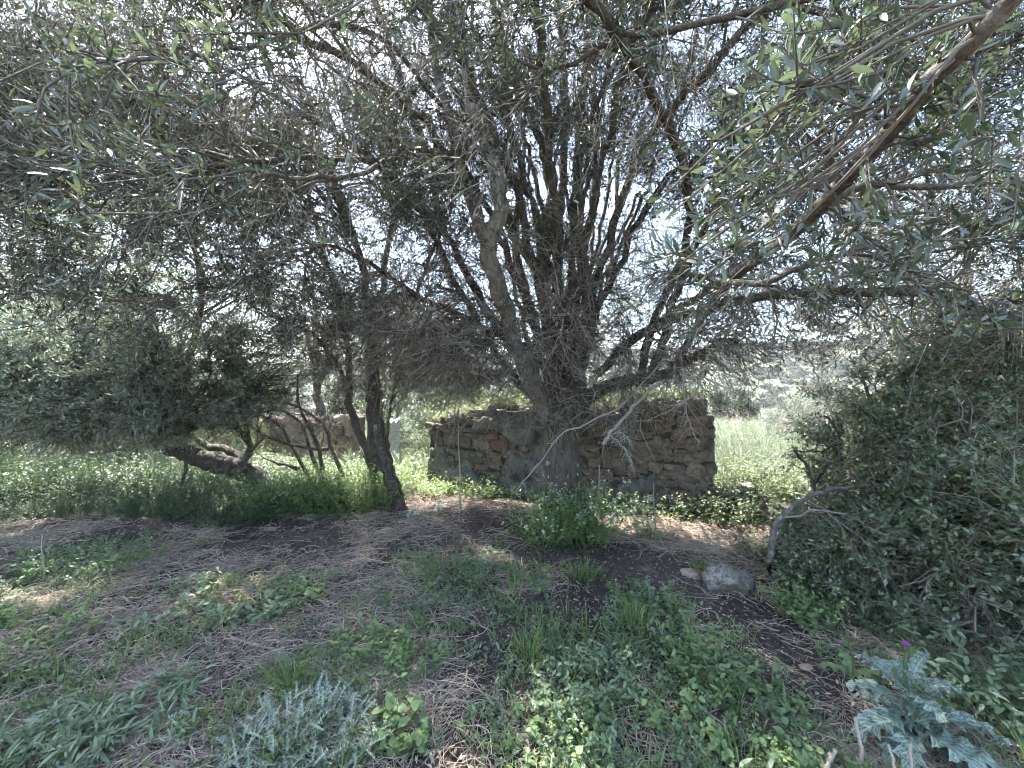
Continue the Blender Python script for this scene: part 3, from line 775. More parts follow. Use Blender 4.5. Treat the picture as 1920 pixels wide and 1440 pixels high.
def left_tree():
    base = P(490, 930, 5.5); base[2] = float(gz(base[0], base[1]))
    T = Tree('olive_tree', base, 'low olive with a thick trunk leaning over to the ground weeds at far left')
    B = lambda *p: [P(*a) for a in p]
    T.limb([base + [0.05, 0, -0.1]] + B((485, 905, 5.5), (455, 882, 5.5), (410, 870, 5.45), (350, 850, 5.4), (305, 830, 5.35), (270, 790, 5.3), (200, 740, 5.2)), 0.165, 0.06, M['bark_dark'], sides=22, name='trunk', n=60)
    T.limb(B((470, 890, 5.5), (455, 860, 5.6), (430, 845, 5.7), (385, 835, 5.8), (340, 800, 5.9), (260, 740, 6.0)), 0.07, 0.03, M['bark_dark'])
    T.limb(B((455, 865, 5.5), (470, 835, 5.4), (440, 800, 5.2), (380, 760, 5.0), (330, 720, 4.9)), 0.05, 0.02, M['bark_dark'])
    T.limb(B((300, 825, 5.3), (250, 800, 5.0), (180, 800, 4.6), (120, 780, 4.3), (60, 770, 4.1)), 0.06, 0.03, M['bark_pale'])
    T.limb(B((300, 820, 5.3), (240, 700, 5.3), (200, 560, 5.3), (150, 400, 5.2)), 0.07, 0.03, M['bark_dark'])
    T.limb(B((340, 845, 5.4), (350, 700, 5.6), (380, 560, 5.7), (360, 430, 5.7)), 0.06, 0.03, M['bark_dark'])
    T.limb(B((350, 850, 5.4), (345, 890, 5.3), (335, 920, 5.25)), 0.025, 0.012, M['bark_dark'])
    T.limb(B((260, 780, 5.2), (100, 600, 5.0), (-50, 480, 4.8)), 0.05, 0.02, M['bark_dark'])
    e2 = blobs([(70, P(230, 690, 5.1), (2.2, 1.3, 0.95), 0.2), (45, P(300, 480, 5.6), (2.4, 1.4, 1.3), 0.2), (30, P(60, 560, 4.6), (1.4, 1.2, 1.3), 0)])
    T.attach(e2, 0.02, 0.006, 7, T.g2, 0.03, 0.7, sides=4)
    e3 = blobs([(950, P(230, 690, 5.0), (2.5, 1.5, 1.0), 0.3), (750, P(300, 470, 5.6), (2.9, 1.6, 1.6), 0.2), (500, P(40, 560, 4.6), (1.7, 1.4, 1.7), 0), (240, P(120, 800, 4.7), (1.6, 0.9, 0.4), 0), (500, P(360, 705, 4.6), (1.2, .6, .68), 0), (560, P(130, 715, 4.2), (1.35, .6, .72), 0), (260, P(530, 650, 5.1), (.75, .6, .7), 0), (200, P(270, 800, 4.7), (1.1, .4, .26), 0), (200, P(60, 815, 4.3), (1.0, .4, .26), 0)])
    e3 = e3[(e3[:, 2] > 0.5)]
    b3 = T.attach(e3, 0.007, 0.003, 4, T.g2, 0.035, 0.5, 0.04, sides=3)
    low = lambda p: (p[:, 2] < 1.25) & (p[:, 2] > 0.6)
    T.twigs(b3, 3500, 0.12, 0.4, 0.0028, 0.15, low, wild=1.0, curv=0.4)
    lt = T.twigs(b3, 36000, 0.12, 0.26, 0.0022, 0.1, lambda p: (p[:, 2] > .45 + .85 * vnoise(p[:, 0] * 2.3, p[:, 1] * 2.3, 71)) & clumps(p, .32, .52, 2, 1.9) & ((p[:, 1] < 5.7) | (R.uniform(0, 1, len(p)) < .3)), up=0.2, cheap=True)
    T.leaf(lt, 7, 0.05, 0.25)
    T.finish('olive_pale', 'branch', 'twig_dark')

def slim_tree():
    base = P(745, 945, 5.15); base[2] = float(gz(base[0], base[1]))
    T = Tree('olive_tree', base, 'slim dark-stemmed olive between the leaning tree and the wall')
    B = lambda *p: [P(*a) for a in p]
    T.limb([base + [0.03, 0, -0.1]] + B((738, 915, 5.2), (722, 860, 5.25), (712, 810, 5.3), (705, 760, 5.3), (703, 690, 5.3), (690, 600, 5.3), (680, 500, 5.2), (640, 360, 5.0)), 0.1, 0.035, M['bark_dark'], name='trunk', sides=16, n=60)
    T.limb(B((715, 880, 5.45), (700, 840, 5.5), (695, 790, 5.5), (693, 740, 5.5), (692, 660, 5.5), (715, 560, 5.6), (735, 430, 5.7), (760, 300, 5.8)), 0.07, 0.03, M['bark_dark'])
    T.limb(B((705, 900, 5.6), (690, 850, 5.7), (668, 800, 5.7), (655, 750, 5.7), (655, 680, 5.7), (640, 580, 5.8), (600, 450, 5.9), (570, 330, 6.0)), 0.07, 0.03, M['bark_dark'])
    T.limb(B((655, 760, 5.7), (640, 700, 5.5), (600, 640, 5.2), (540, 600, 5.0)), 0.04, 0.015, M['bark_dark'])
    T.limb(B((703, 690, 5.3), (760, 600, 5.2), (800, 500, 5.2), (840, 400, 5.3)), 0.04, 0.015, M['bark_dark'])
    T.limb(B((725, 850, 5.3), (728, 800, 5.2), (735, 740, 5.2), (750, 640, 5.2)), 0.02, 0.01, M['bark_dark'])
    e2 = blobs([(60, P(620, 430, 5.6), (2.0, 1.4, 1.6), 0.2), (50, P(720, 640, 5.4), (1.3, 0.8, 0.7), 0.1), (36, P(560, 230, 5.2), (2.2, 1.6, 1.2), 0)])
    T.attach(e2, 0.018, 0.006, 7, T.g2, 0.03, 0.7, sides=4)
    e3 = blobs([(800, P(600, 430, 5.6), (2.6, 1.6, 1.8), 0.2), (800, P(730, 640, 5.4), (1.6, 0.9, 0.85), 0.1), (700, P(540, 220, 5.2), (2.8, 1.7, 1.6), 0)])
    b3 = T.attach(e3, 0.007, 0.003, 4, T.g2, 0.035, 0.5, 0.04, sides=3)
    low = lambda p: (p[:, 2] < 2.5) & (p[:, 2] > 1.0) & (p[:, 0] > -3.2)
    bare = T.twigs(b3, 11000, 0.12, 0.42, 0.003, 0.12, low, wild=1.1, curv=0.4)
    T.leaf(bare[::3], 5, 0.045, 0.26)
    lt = T.twigs(b3, 32000, 0.12, 0.28, 0.0022, 0.1, lambda p: ((p[:, 2] > 2.2) | (p[:, 0] < -3.0)) & clumps(p, .41, .57, 3, 1.7) & ((p[:, 1] < 5.8) | (R.uniform(0, 1, len(p)) < .22)), up=0.15, cheap=True)
    T.leaf(lt, 7, 0.049, 0.25)
    T.finish('olive', 'branch', 'twig')

def back_trees():
    # tall tree beyond the leaning one
    for name, c, r, n3, n4, label, mat, L in (
            ('olive_tree', (-9.5, 8.5, 3.6), (3.2, 2.4, 2.6), 420, 5200, 'tall dark olive standing behind the leaning one at the picture edge', 'olive_pale', 0.06),
            ('olive_tree', (-5.2, 10.2, 3.6), (2.2, 1.6, 1.7), 260, 2200, 'small sunlit olive beyond the tan plastered wall', 'olive_pale', 0.06),
            ('olive_tree', (1.2, 9.6, 3.9), (2.4, 1.6, 2.0), 240, 1800, 'thin olive in the open ground straight behind the stone wall', 'olive_pale', 0.06),
            ('olive_tree', (6.4, 5.4, 3.2), (1.9, 1.6, 1.6), 330, 4200, 'olive rising behind the dark mastic bush by the meadow', 'olive', 0.052)):
        b = np.array([c[0], c[1], float(gz(c[0], c[1]))])
        T = Tree(name, b, label)
        T.limb([b - [0, 0, 0.1], b + [0.1, 0, 0.8], b + [-0.05, 0.1, 1.6], np.array(c)], 0.16, 0.06, M['bark_dark'], name='trunk', sides=10)
        for k in range(7):
            e = blob(1, c, r, 0.6)[0]
            T.limb([b + [0, 0, 1.2 + 0.1 * k], lerp(b + [0, 0, 1.4], e, 0.5) + [0, 0, 0.3], e], 0.06, 0.015, M['bark_dark'], sides=6)
        e2 = blob(40, c, r, 0.3); T.attach(e2, 0.018, 0.006, 6, T.g2, 0.03, sides=4)
        e3 = blob(n3, c, np.array(r) * 1.08, 0.35); b3 = T.attach(e3, 0.008, 0.003, 5, T.g2, 0.03, sides=3)
        lt = T.twigs(b3, n4, 0.18, 0.36, 0.003, 0.1, up=0.2, cheap=True)
        T.leaf(lt, 6, L * 1.25, 0.28)
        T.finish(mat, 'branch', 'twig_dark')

def mastic():
    base = P(1600, 1060, 3.35); base[2] = float(gz(base[0], base[1]))
    T = Tree('mastic_bush', base, 'large dark evergreen bush filling the right edge beside the meadow', cat='bush')
    B = lambda *p: [P(*a) for a in p]
    T.limb(B((1440, 1100, 3.1), (1444, 1040, 3.1), (1455, 985, 3.1), (1480, 955, 3.1), (1530, 927, 3.1), (1600, 912, 3.1), (1660, 908, 3.1), (1725, 888, 3.05)), 0.023, 0.013, M['bark_pale'], n=26, jit=0.005)
    T.limb(B((1660, 908, 3.1), (1760, 920, 2.9), (1840, 945, 2.7), (1930, 1010, 2.5)), 0.012, 0.004, M['bark_pale'])
    T.limb(B((1725, 888, 3.05), (1790, 930, 2.9), (1880, 960, 2.7)), 0.01, 0.004, M['bark_pale'])
    T.limb(B((1575, 1060, 3.6), (1550, 975, 3.6), (1525, 915, 3.6), (1505, 865, 3.6), (1492, 845, 3.6)), 0.024, 0.01, M['bark_dark'])
    T.limb(B((1522, 912, 3.6), (1550, 870, 3.6), (1578, 828, 3.6), (1555, 792, 3.6), (1545, 780, 3.6)), 0.02, 0.009, M['bark_dark'])
    T.limb(B((1575, 832, 3.6), (1530, 845, 3.55), (1490, 848, 3.5)), 0.012, 0.006, M['bark_dark'])
    for (x, y, d) in ((1620, 700, 3.6), (1700, 660, 3.6), (1800, 640, 3.4), (1880, 680, 3.0), (1900, 850, 2.7), (1750, 950, 2.8), (1650, 820, 3.3), (1850, 1100, 2.3), (1680, 1080, 2.7), (1950, 1000, 2.2), (2050, 800, 2.8)):
        e = P(x, y, d); T.limb([base + R.normal(size=3) * [0.25, 0.2, 0.0], lerp(base, e, 0.5) + R.normal(size=3) * 0.12, e], 0.035, 0.01, M['bark_dark'], sides=6)
    spec = [(.4, P(1580, 1010, 3.25), (.45, .35, .32)), (.2, P(1560, 860, 3.6), (.35, .3, .4)), (.35, P(1540, 1080, 3.0), (.35, .3, .25)), (1, P(1790, 780, 3.4), (0.85, 0.8, 0.72)), (.35, P(1660, 800, 3.4), (0.6, 0.6, 0.6)), (1, P(1860, 860, 2.9), (0.85, 0.7, 0.8)), (0.5, P(1760, 960, 3.0), (0.7, 0.6, 0.45)), (0.75, P(1800, 1080, 2.5), (0.75, 0.5, 0.45)), (0.45, P(1610, 1080, 2.9), (0.45, 0.35, 0.28)), (0.5, P(1900, 1000, 2.3), (0.5, 0.5, 0.55)), (0.6, P(1960, 690, 3.0), (0.9, 0.7, 0.8)), (0.6, P(1830, 660, 3.5), (0.8, 0.6, 0.4))]
    e2 = blobs([(int(26 * w), c, r, 0.2) for w, c, r in spec]); e2 = e2[e2[:, 2] > 0.12]
    T.attach(e2, 0.014, 0.005, 6, T.g2, 0.04, 0.6, sides=4)
    e3 = blobs([(int(330 * w), c, np.array(r) * 1.06, 0.3) for w, c, r in spec]); e3 = e3[e3[:, 2] > 0.06]
    b3 = T.attach(e3, 0.006, 0.0025, 4, T.g2, 0.04, 0.4, sides=3)
    bare = T.twigs(b3, 2200, 0.1, 0.35, 0.0022, 0.15, clear_cam(1.5), wild=1.0, curv=0.4, cheap=True)
    lt = T.twigs(b3, 19000, 0.08, 0.2, 0.0018, 0.05, lambda p: clear_cam(1.5)(p) & clumps(p, .25, .6, 4, 2.6), up=0.2, cheap=True)
    T.g2.n; pt = T.twigs(b3, 900, 0.2, 0.55, 0.003, 0.15, clear_cam(1.6), wild=1.0, curv=0.4)
    lt = lt[lt[:, :, 2].min(1) > 0.02]
    T.leaf(lt, 9, 0.038, 0.44)
    T.finish('lentisk', 'twig_dark', 'twig_dark')

# ------------------------------------------------------------------ masonry
def stone_meshes(n=18):
    out = []
    for k in range(n):
        bm = bmesh.new(); bmesh.ops.create_cube(bm, size=1.0)
        bmesh.ops.subdivide_edges(bm, edges=bm.edges[:], cuts=1, use_grid_fill=True)
        off = Vector((random.random() * 40, random.random() * 40, k * 3.1))
        for v in bm.verts:
            c = v.co.copy()
            nz = [abs(a) > 0.4 for a in c]
            s = {1: 1.0, 2: 0.98, 3: 0.92}[max(sum(nz), 1)]
            v.co = c * s
            d = mnoise.noise_vector(c * 1.7 + off)
            v.co += d * 0.2
        me = bpy.data.meshes.new('stone'); bm.to_mesh(me); bm.free()
        out.append(me)
    return out

def rock_mesh(name, seed, size, mat, lumps=5, flat=0.35):
    bm = bmesh.new(); bmesh.ops.create_icosphere(bm, subdivisions=4, radius=1.0)
    rs = random.Random(seed)
    planes = [(Vector((rs.gauss(0, 1), rs.gauss(0, 1), rs.gauss(0, 1))).normalized(), rs.uniform(0.5, 0.85)) for _ in range(7 + lumps)]
    off = Vector((seed * 3.7, seed * 1.3, 0))
    for v in bm.verts:
        c = v.co.copy()
        for n, d in planes:
            e = c.dot(n) - d
            if e > 0: c -= n * e * 0.8
        f = mnoise.fractal(c * 1.7 + off, 0.55, 2.1, 7)
        c += v.co.normalized() * f * 0.16
        v.co = Vector((c.x * size[0], c.y * size[1], c.z * size[2]))
    me = bpy.data.meshes.new(name); bm.to_mesh(me); bm.free()
    for p in me.polygons: p.use_smooth = True
    me.materials.append(mat)
    return me

WC = np.array([2.36, 4.62]); WE = np.array([-1.34, 6.12])
WU = (WE - WC) / np.linalg.norm(WE - WC); WL = float(np.linalg.norm(WE - WC))
WN = np.array([WU[1], -WU[0]])
if WN @ (-WC) < 0: WN = -WN

def wall_uv(px, py):
    d = np.array([(px - 960) / F, 1.0]); t = (WC @ WN) / (d @ WN)
    p = d * t
    return float((p - WC) @ WU), CAMZ - (py - 720) / F * t

def wtop(u):
    return 1.34 - 0.05 * u + 0.05 * np.sin(u * 3.1) + 0.03 * np.sin(u * 9 + 1) - 0.12 * smooth(3.3, 4.0, u)

def stone_wall():
    th = 0.46
    base = np.array([*(WC + WU * WL / 2 - WN * th / 2), 0.0])
    W = empty('stone_wall', base, 'ruined rubble stone wall with flaking grey plaster behind the big olive', 'wall')
    def w3(u, z, d):     # u along, z up, d out from the face
        p = WC + WU * u + WN * d
        return np.array([p[0], p[1], z])
    # core of mortar and rubble
    g = Geo(); nu, nz = 60, 18
    us = np.linspace(0.02, WL, nu)
    rows = []
    for i, u in enumerate(us):
        top = float(wtop(u)); ring = []
        for z in np.linspace(-0.25, 1, nz):
            zz = top * z if z > 0 else z
            ring.append(w3(u + (0.10 * (0.4 - zz) if i == nu - 1 else 0), zz, -0.03 + random.uniform(-0.014, 0.012)))
        for d in np.linspace(-0.1, -th, 7): ring.append(w3(u, top + 0.03 + random.uniform(-0.03, 0.05), d))
        for z in np.linspace(1, -0.25, 8): ring.append(w3(u, top * z, -th + random.uniform(-0.02, 0.02)))
        rows.append(ring)
    rows = np.array(rows); k = rows.shape[1]
    idx = np.arange(nu * k).reshape(nu, k)
    q = np.stack([idx[:-1, :-1], idx[1:, :-1], idx[1:, 1:], idx[:-1, 1:]], -1).reshape(-1, 4)
    g.add(rows.reshape(-1, 3), q)
    g.build('core', M['mortar'], W, False, base)
    for i, s in ((0, 1), (nu - 1, -1)):
        gg = Geo(); gg.add(rows[i], np.arange(k)[::s][None]); gg.build('core_end', M['mortar'], W, False, base)
    # plaster coverage 0..1 on the face
    holes = []
    for (x, y, rx, ry, s) in [(870, 830, 55, 40, 1.1), (840, 800, 30, 30, .8), (905, 870, 30, 30, .6), (935, 845, 22, 40, 1.2), (985, 850, 26, 22, .8), (1125, 850, 52, 40, 1.3), (1165, 870, 28, 24, .9), (1110, 890, 36, 24, .7), (1290, 850, 62, 75, 2.2), (1300, 930, 50, 60, 2.0), (1235, 830, 24, 36, 1.0), (1260, 780, 50, 20, .5), (1330, 800, 25, 60, 2), (820, 900, 20, 30, .5), (1215, 940, 24, 26, .8), (900, 775, 30, 14, .6)]:
        u, z = wall_uv(x, y); uw = abs(wall_uv(x + rx, y)[0] - u); zw = abs(wall_uv(x, y + ry)[1] - z)
        holes.append((u, z, uw, zw, s))
    def cover(u, z):
        c = 0.86 + (fbm(u * 4 + 5, z * 4, 31, 5) - 0.5) * 1.2
        for hu, hz, a, b, s in holes:
            c = c - s * 0.72 * np.exp(-((u - hu) / a) ** 2 - ((z - hz) / b) ** 2)
        return c
    # stones, course by course
    meshes = stone_meshes()
    for m_ in meshes: m_.materials.append(M['stone'])
    warm_meshes = [m_.copy() for m_ in meshes[:10]]
    for m_ in warm_meshes: m_.materials[0] = M['stone_warm']
    brick_meshes = [m_.copy() for m_ in meshes[:4]]
    for m_ in brick_meshes: m_.materials[0] = M['brick_red']
    z = -0.02; cnt = 0
    rng = random.Random(5)
    while z < 1.44:
        h = rng.uniform(0.07, 0.18); u = 0.0 + rng.uniform(-0.02, 0.02)
        while u < WL - 0.02:
            big = u < 0.75
            w = rng.uniform(0.16, 0.36) if big else rng.uniform(0.09, 0.27)
            if big and u < 0.1: w = rng.uniform(0.2, 0.42)
            uc = u + w / 2; zc = z + h / 2 + rng.uniform(-0.03, 0.03)
            if zc + h * 0.3 < float(wtop(uc)) + 0.03 and uc < WL - 0.02:
                pieces = [(uc, zc, w, h)]
                if rng.random() < 0.22 and h > 0.11:
                    pieces = [(uc, zc - h * 0.24, w, h * 0.5), (uc, zc + h * 0.24, w, h * 0.5)]
                elif rng.random() < 0.3 and w > 0.18:
                    f = rng.uniform(0.35, 0.65)
                    pieces = [(u + w * f / 2, zc, w * f, h), (u + w * (1 + f) / 2, zc + rng.uniform(-.02, .02), w * (1 - f), h)]
                for (a, b, ww, hh) in pieces:
                    us_ = np.array([a - ww * .4, a, a + ww * .4]); zs_ = np.array([b - hh * .3, b, b + hh * .3])
                    uu, zz = np.meshgrid(us_, zs_)
                    if cover(uu, zz).min() > 0.56: continue
                    me = rng.choice(warm_meshes if a < 0.85 or rng.random() < .12 else meshes)
                    d_red = abs(a - holes[3][0]) < 0.13 and abs(b - holes[3][1]) < 0.2
                    if d_red or (rng.random() < 0.03): me = rng.choice(brick_meshes)
                    o = bpy.data.objects.new('stone', me); COL.objects.link(o); o.parent = W
                    dep = rng.uniform(0.11, 0.17)
                    out = rng.uniform(-0.022, 0.024)
                    p = w3(a, b, out - dep / 2) - base
                    o.location = p
                    o.rotation_euler = (rng.gauss(0, .06), rng.gauss(0, .16), math.atan2(WU[1], WU[0]) + rng.gauss(0, .06) + (math.pi if rng.random() < .5 else 0))
                    o.scale = (ww * rng.uniform(.92, 1.1), dep, hh * rng.uniform(.9, 1.2)); cnt += 1
            u += w
        z += h * 0.97
    # stones of the end face and of the broken top
    for i in range(30):
        o = bpy.data.objects.new('stone', rng.choice(meshes)); COL.objects.link(o); o.parent = W
        if i < 18:
            o.location = w3(-0.0, 0.05 + (i // 2) * 0.135, -0.12 - 0.22 * (i % 2)) - base
            o.scale = (0.14, 0.24, 0.14)
        else:
            u = rng.uniform(0.1, WL - 0.2); o.location = w3(u, float(wtop(u)) + 0.02, rng.uniform(-0.4, -0.08)) - base
            o.scale = (rng.uniform(.12, .3), rng.uniform(.12, .2), rng.uniform(.06, .11))
        o.rotation_euler = (rng.gauss(0, .1), rng.gauss(0, .1), math.atan2(WU[1], WU[0]) + rng.gauss(0, .15))
    # plaster coat with ragged edges
    cs = 0.022; nu = int(WL / cs); nz = int(1.46 / cs)
    U, Z = np.meshgrid(np.arange(nu + 1) * cs, np.arange(nz + 1) * cs - 0.05, indexing='ij')
    Cv = cover(U, Z)
    D = 0.03 + (fbm(U * 2.5, Z * 2.5, 77, 4) - 0.5) * 0.05 + np.clip(Cv - 0.5, 0, 0.2) * 0.1
    jitU = (vnoise(U * 60, Z * 60, 4) - .5) * cs * 0.6; jitZ = (vnoise(U * 60, Z * 60, 9) - .5) * cs * 0.6
    Uj = U + jitU; Zj = Z + jitZ
    pos = np.stack([WC[0] + WU[0] * Uj + WN[0] * D, WC[1] + WU[1] * Uj + WN[1] * D, Zj], -1)
    bpos = pos - np.array([WN[0], WN[1], 0]) * (0.035 + D[..., None])
    uc = U[:-1, :-1] + cs / 2; zc = Z[:-1, :-1] + cs / 2
    keep = (cover(uc, zc) > 0.5) & (zc < wtop(uc) - 0.03) & (uc < WL - 0.05 + 0.1 * (0.5 - zc)) & (uc > 0.03)
    idx = np.arange((nu + 1) * (nz + 1)).reshape(nu + 1, nz + 1); off = idx.size
    qs = np.stack([idx[:-1, :-1], idx[1:, :-1], idx[1:, 1:], idx[:-1, 1:]], -1)[keep]
    kp = np.pad(keep, 1)
    sides = []
    for (dx, dz, a, b) in ((-1, 0, (0, 0), (0, 1)), (1, 0, (1, 1), (1, 0)), (0, -1, (1, 0), (0, 0)), (0, 1, (0, 1), (1, 1))):
        nb = kp[1 + dx:kp.shape[0] - 1 + dx, 1 + dz:kp.shape[1] - 1 + dz]
        e = keep & ~nb; I, J = np.nonzero(e)
        va = idx[I + a[0], J + a[1]]; vb = idx[I + b[0], J + b[1]]
        sides.append(np.stack([va, vb, vb + off, va + off], -1))
    allq = np.concatenate([qs] + sides)
    used, inv = np.unique(allq, return_inverse=True)
    vv = np.concatenate([pos.reshape(-1, 3), bpos.reshape(-1, 3)])[used]
    mesh_obj('plaster', vv - base, inv.reshape(allq.shape), M['plaster'], W, False)

def rubble():
    """low stub of masonry running on from the wall's broken corner"""
    meshes = stone_meshes(8)
    for m_ in meshes: m_.materials.append(M['stone'])
    base = np.array([2.75, 4.7, 0.0])
    W = empty('rubble_wall', base, 'low tumbled stub of stones running on from the wall corner', 'wall')
    g = Geo()
    xs = np.linspace(-0.55, 0.75, 16); ys = np.linspace(-0.3, 0.6, 12)
    X, Y = np.meshgrid(xs, ys, indexing='ij')
    Zz = 0.3 * np.exp(-(np.maximum(X - 0.15, 0) / 0.42) ** 2) * np.clip(1 - np.abs(Y - 0.15) / 0.46, 0, 1) ** 0.5 + (fbm(X * 6, Y * 6, 3) - .5) * 0.08 - 0.06
    idx = np.arange(X.size).reshape(X.shape)
    q = np.stack([idx[:-1, :-1], idx[1:, :-1], idx[1:, 1:], idx[:-1, 1:]], -1).reshape(-1, 4)
    mesh_obj('earth_fill', np.stack([X, Y, Zz], -1).reshape(-1, 3), q, M['mortar'], W, True)
    rng = random.Random(9)
    for i in range(40):
        x = rng.uniform(-0.6, 0.6); y = rng.uniform(-0.36, 0.05)
        ht = 0.3 * math.exp(-(max(x - 0.15, 0) / 0.42) ** 2)
        o = bpy.data.objects.new('stone', rng.choice(meshes)); COL.objects.link(o); o.parent = W
        s = rng.uniform(0.07, 0.16)
        o.location = (x, y, rng.uniform(0.0, max(ht * (0.4 + 1.6 * (y + 0.36)), 0.05)))
        o.scale = (s * rng.uniform(1, 1.5), s, s * rng.uniform(0.5, 0.85))
        o.rotation_euler = (rng.gauss(0, .25), rng.gauss(0, .25), rng.uniform(0, 6.28))

def far_wall():
    """tan plastered wall beyond the thin stems, and the whitewashed pier at its end"""
    a = P(655, 860, 8.2); b = P(470, 860, 9.4)
    base = np.array([(a[0] + b[0]) / 2, (a[1] + b[1]) / 2, 0.0])
    W = empty('plastered_wall', base, 'tan plastered ruin wall in the sun beyond the thin bare stems', 'wall')
    U = (b - a); U[2] = 0; L = np.linalg.norm(U); U /= L; Nn = np.array([U[1], -U[0], 0]); Nn = -Nn if Nn @ a > 0 else Nn
    nu, nz = 60, 22; us = np.linspace(0, L, nu); rows = []
    for u in us:
        top = 0.86 + 0.06 * math.sin(u * 4) + 0.05 * math.sin(u * 11) - 0.1 * (u / L)
        ring = []
        for k in range(nz):
            z = -0.3 + (top + 0.3) * k / (nz - 1)
            d = 0.03 * mnoise.fractal(Vector((u * 3, z * 3, 4)), 0.8, 2, 4)
            ring.append([a[0] + U[0] * u + Nn[0] * d, a[1] + U[1] * u + Nn[1] * d, z])
        for k in range(1, 6):
            ring.append([a[0] + U[0] * u - Nn[0] * 0.09 * k, a[1] + U[1] * u - Nn[1] * 0.09 * k, top + 0.04 * mnoise.noise(Vector((u * 5, k * 2, 1)))])
        ring.append([a[0] + U[0] * u - Nn[0] * 0.45, a[1] + U[1] * u - Nn[1] * 0.45, -0.3])
        rows.append(ring)
    rows = np.array(rows); k = rows.shape[1]; idx = np.arange(nu * k).reshape(nu, k)
    q = np.stack([idx[:-1, :-1], idx[1:, :-1], idx[1:, 1:], idx[:-1, 1:]], -1).reshape(-1, 4)
    Geo().add(rows.reshape(-1, 3), q).add(rows[0], np.arange(k)[None]).add(rows[-1], np.arange(k)[::-1][None]).build('plaster_face', M['plaster_tan'], W, False, base)
    meshes = stone_meshes(5)
    for m_ in meshes: m_.materials.append(M['stone'])
    rng = random.Random(3)
    for i in range(26):
        u = rng.uniform(0, L) if i > 12 else rng.uniform(0, 0.5); z = rng.uniform(0.1, 0.7) if i <= 12 else 0.84 - 0.1 * u / L
        o = bpy.data.objects.new('stone', rng.choice(meshes)); COL.objects.link(o); o.parent = W
        o.location = np.array([a[0] + U[0] * u - Nn[0] * (0.02 if i <= 12 else 0.2), a[1] + U[1] * u - Nn[1] * (0.02 if i <= 12 else 0.2), z]) - base
        o.scale = (rng.uniform(.12, .26), .14, rng.uniform(.07, .13)); o.rotation_euler = (0, 0, math.atan2(U[1], U[0]) + rng.gauss(0, .1))
    # whitewashed pier
    p = P(738, 860, 7.6)
    bm = bmesh.new(); bmesh.ops.create_cube(bm, size=1.0)
    bmesh.ops.subdivide_edges(bm, edges=bm.edges[:], cuts=7, use_grid_fill=True)
    for v in bm.verts:
        c = v.co.copy(); taper = 1.0 - 0.22 * (c.z + 0.5)
        v.co = Vector((c.x * 0.27 * taper, c.y * 0.3 * taper, (c.z + 0.5) * 0.98 - 0.1))
        v.co += mnoise.noise_vector(c * 4) * 0.02 + mnoise.noise_vector(c * 9) * 0.01
        if c.z > 0.45: v.co.z += 0.09 * mnoise.noise(c * 5 + Vector((3, 1, 0)))
    me = bpy.data.meshes.new('gate_pier'); bm.to_mesh(me); bm.free(); me.materials.append(M['limewash'])
    for f in me.polygons: f.use_smooth = True
    o = bpy.data.objects.new('gate_pier', me); COL.objects.link(o); o.location = (p[0], p[1], float(gz(p[0], p[1]))); o.rotation_euler = (0, 0, 0.3)
    tag(o, 'weathered whitewashed stone pier just left of the ruined wall', 'pier')

# ------------------------------------------------------------------ ground vegetation
def weed_geo(cx, cy, n_st, h, spread, L, Wd, per, hi, geo, stem, lean=0.5, fl=None, z0=None):
    """plants at (cx,cy): each with stems that carry leaves; arrays per plant"""
    N = len(cx); i = np.repeat(np.arange(N), n_st); S = len(i)
    a = R.uniform(0, 2 * math.pi, S); rr = np.sqrt(R.uniform(0, 1, S)) * np.asarray(spread)[i]
    x0 = cx[i] + np.cos(a) * rr * 0.45; y0 = cy[i] + np.sin(a) * rr * 0.45
    zb = gz(x0, y0) if z0 is None else z0[i]
    hh = np.asarray(h)[i] * R.uniform(0.5, 1.1, S)
    p0 = np.stack([x0, y0, zb - 0.01], 1)
    out = np.stack([np.cos(a), np.sin(a), np.zeros(S)], 1)
    d = unit(np.array([0, 0, 1.0]) + out * R.uniform(0.0, lean * 2, S)[:, None] + rnd_unit(S) * 0.25)
    mid = p0 + d * hh[:, None] * 0.55
    end = mid + unit(d + out * 0.35 + rnd_unit(S) * 0.25) * hh[:, None] * 0.45
    path = np.stack([p0, mid, end], 1)
    v, q = tubes(path[:, [0, 2]], np.array([[0.0022, 0.001]]), 3); stem.add(v, q)
    u = R.uniform(0.2, 1.0, (S, per)).ravel(); j = np.repeat(np.arange(S), per)
    A, B_, C_ = path[j, 0], path[j, 1], path[j, 2]; first = (u < 0.5)[:, None]
    p = np.where(first, A + (B_ - A) * (2 * u)[:, None], B_ + (C_ - B_) * (2 * u - 1)[:, None])
    ld = unit(rnd_unit(len(p)) * np.array([1, 1, 0.45]) + np.array([0, 0, 0.25]))
    n = unit(np.array([0, 0, 1.0]) + rnd_unit(len(p)) * 0.55)
    LL = np.asarray(L)[i][j] * R.uniform(0.6, 1.25, len(p)); WW = LL * Wd
    if hi:
        v, t_, q, uv = leaves_hi(p, ld, n, LL, WW, 0.12, 0.3, ((0, 0), (0.35, 0.95), (0.72, 0.8), (1, 0))); geo.add(v, t_, q)
    else:
        v, f = leaves_lo(p, ld, n, LL, WW, 0.1); geo.add(v, f)
    return path

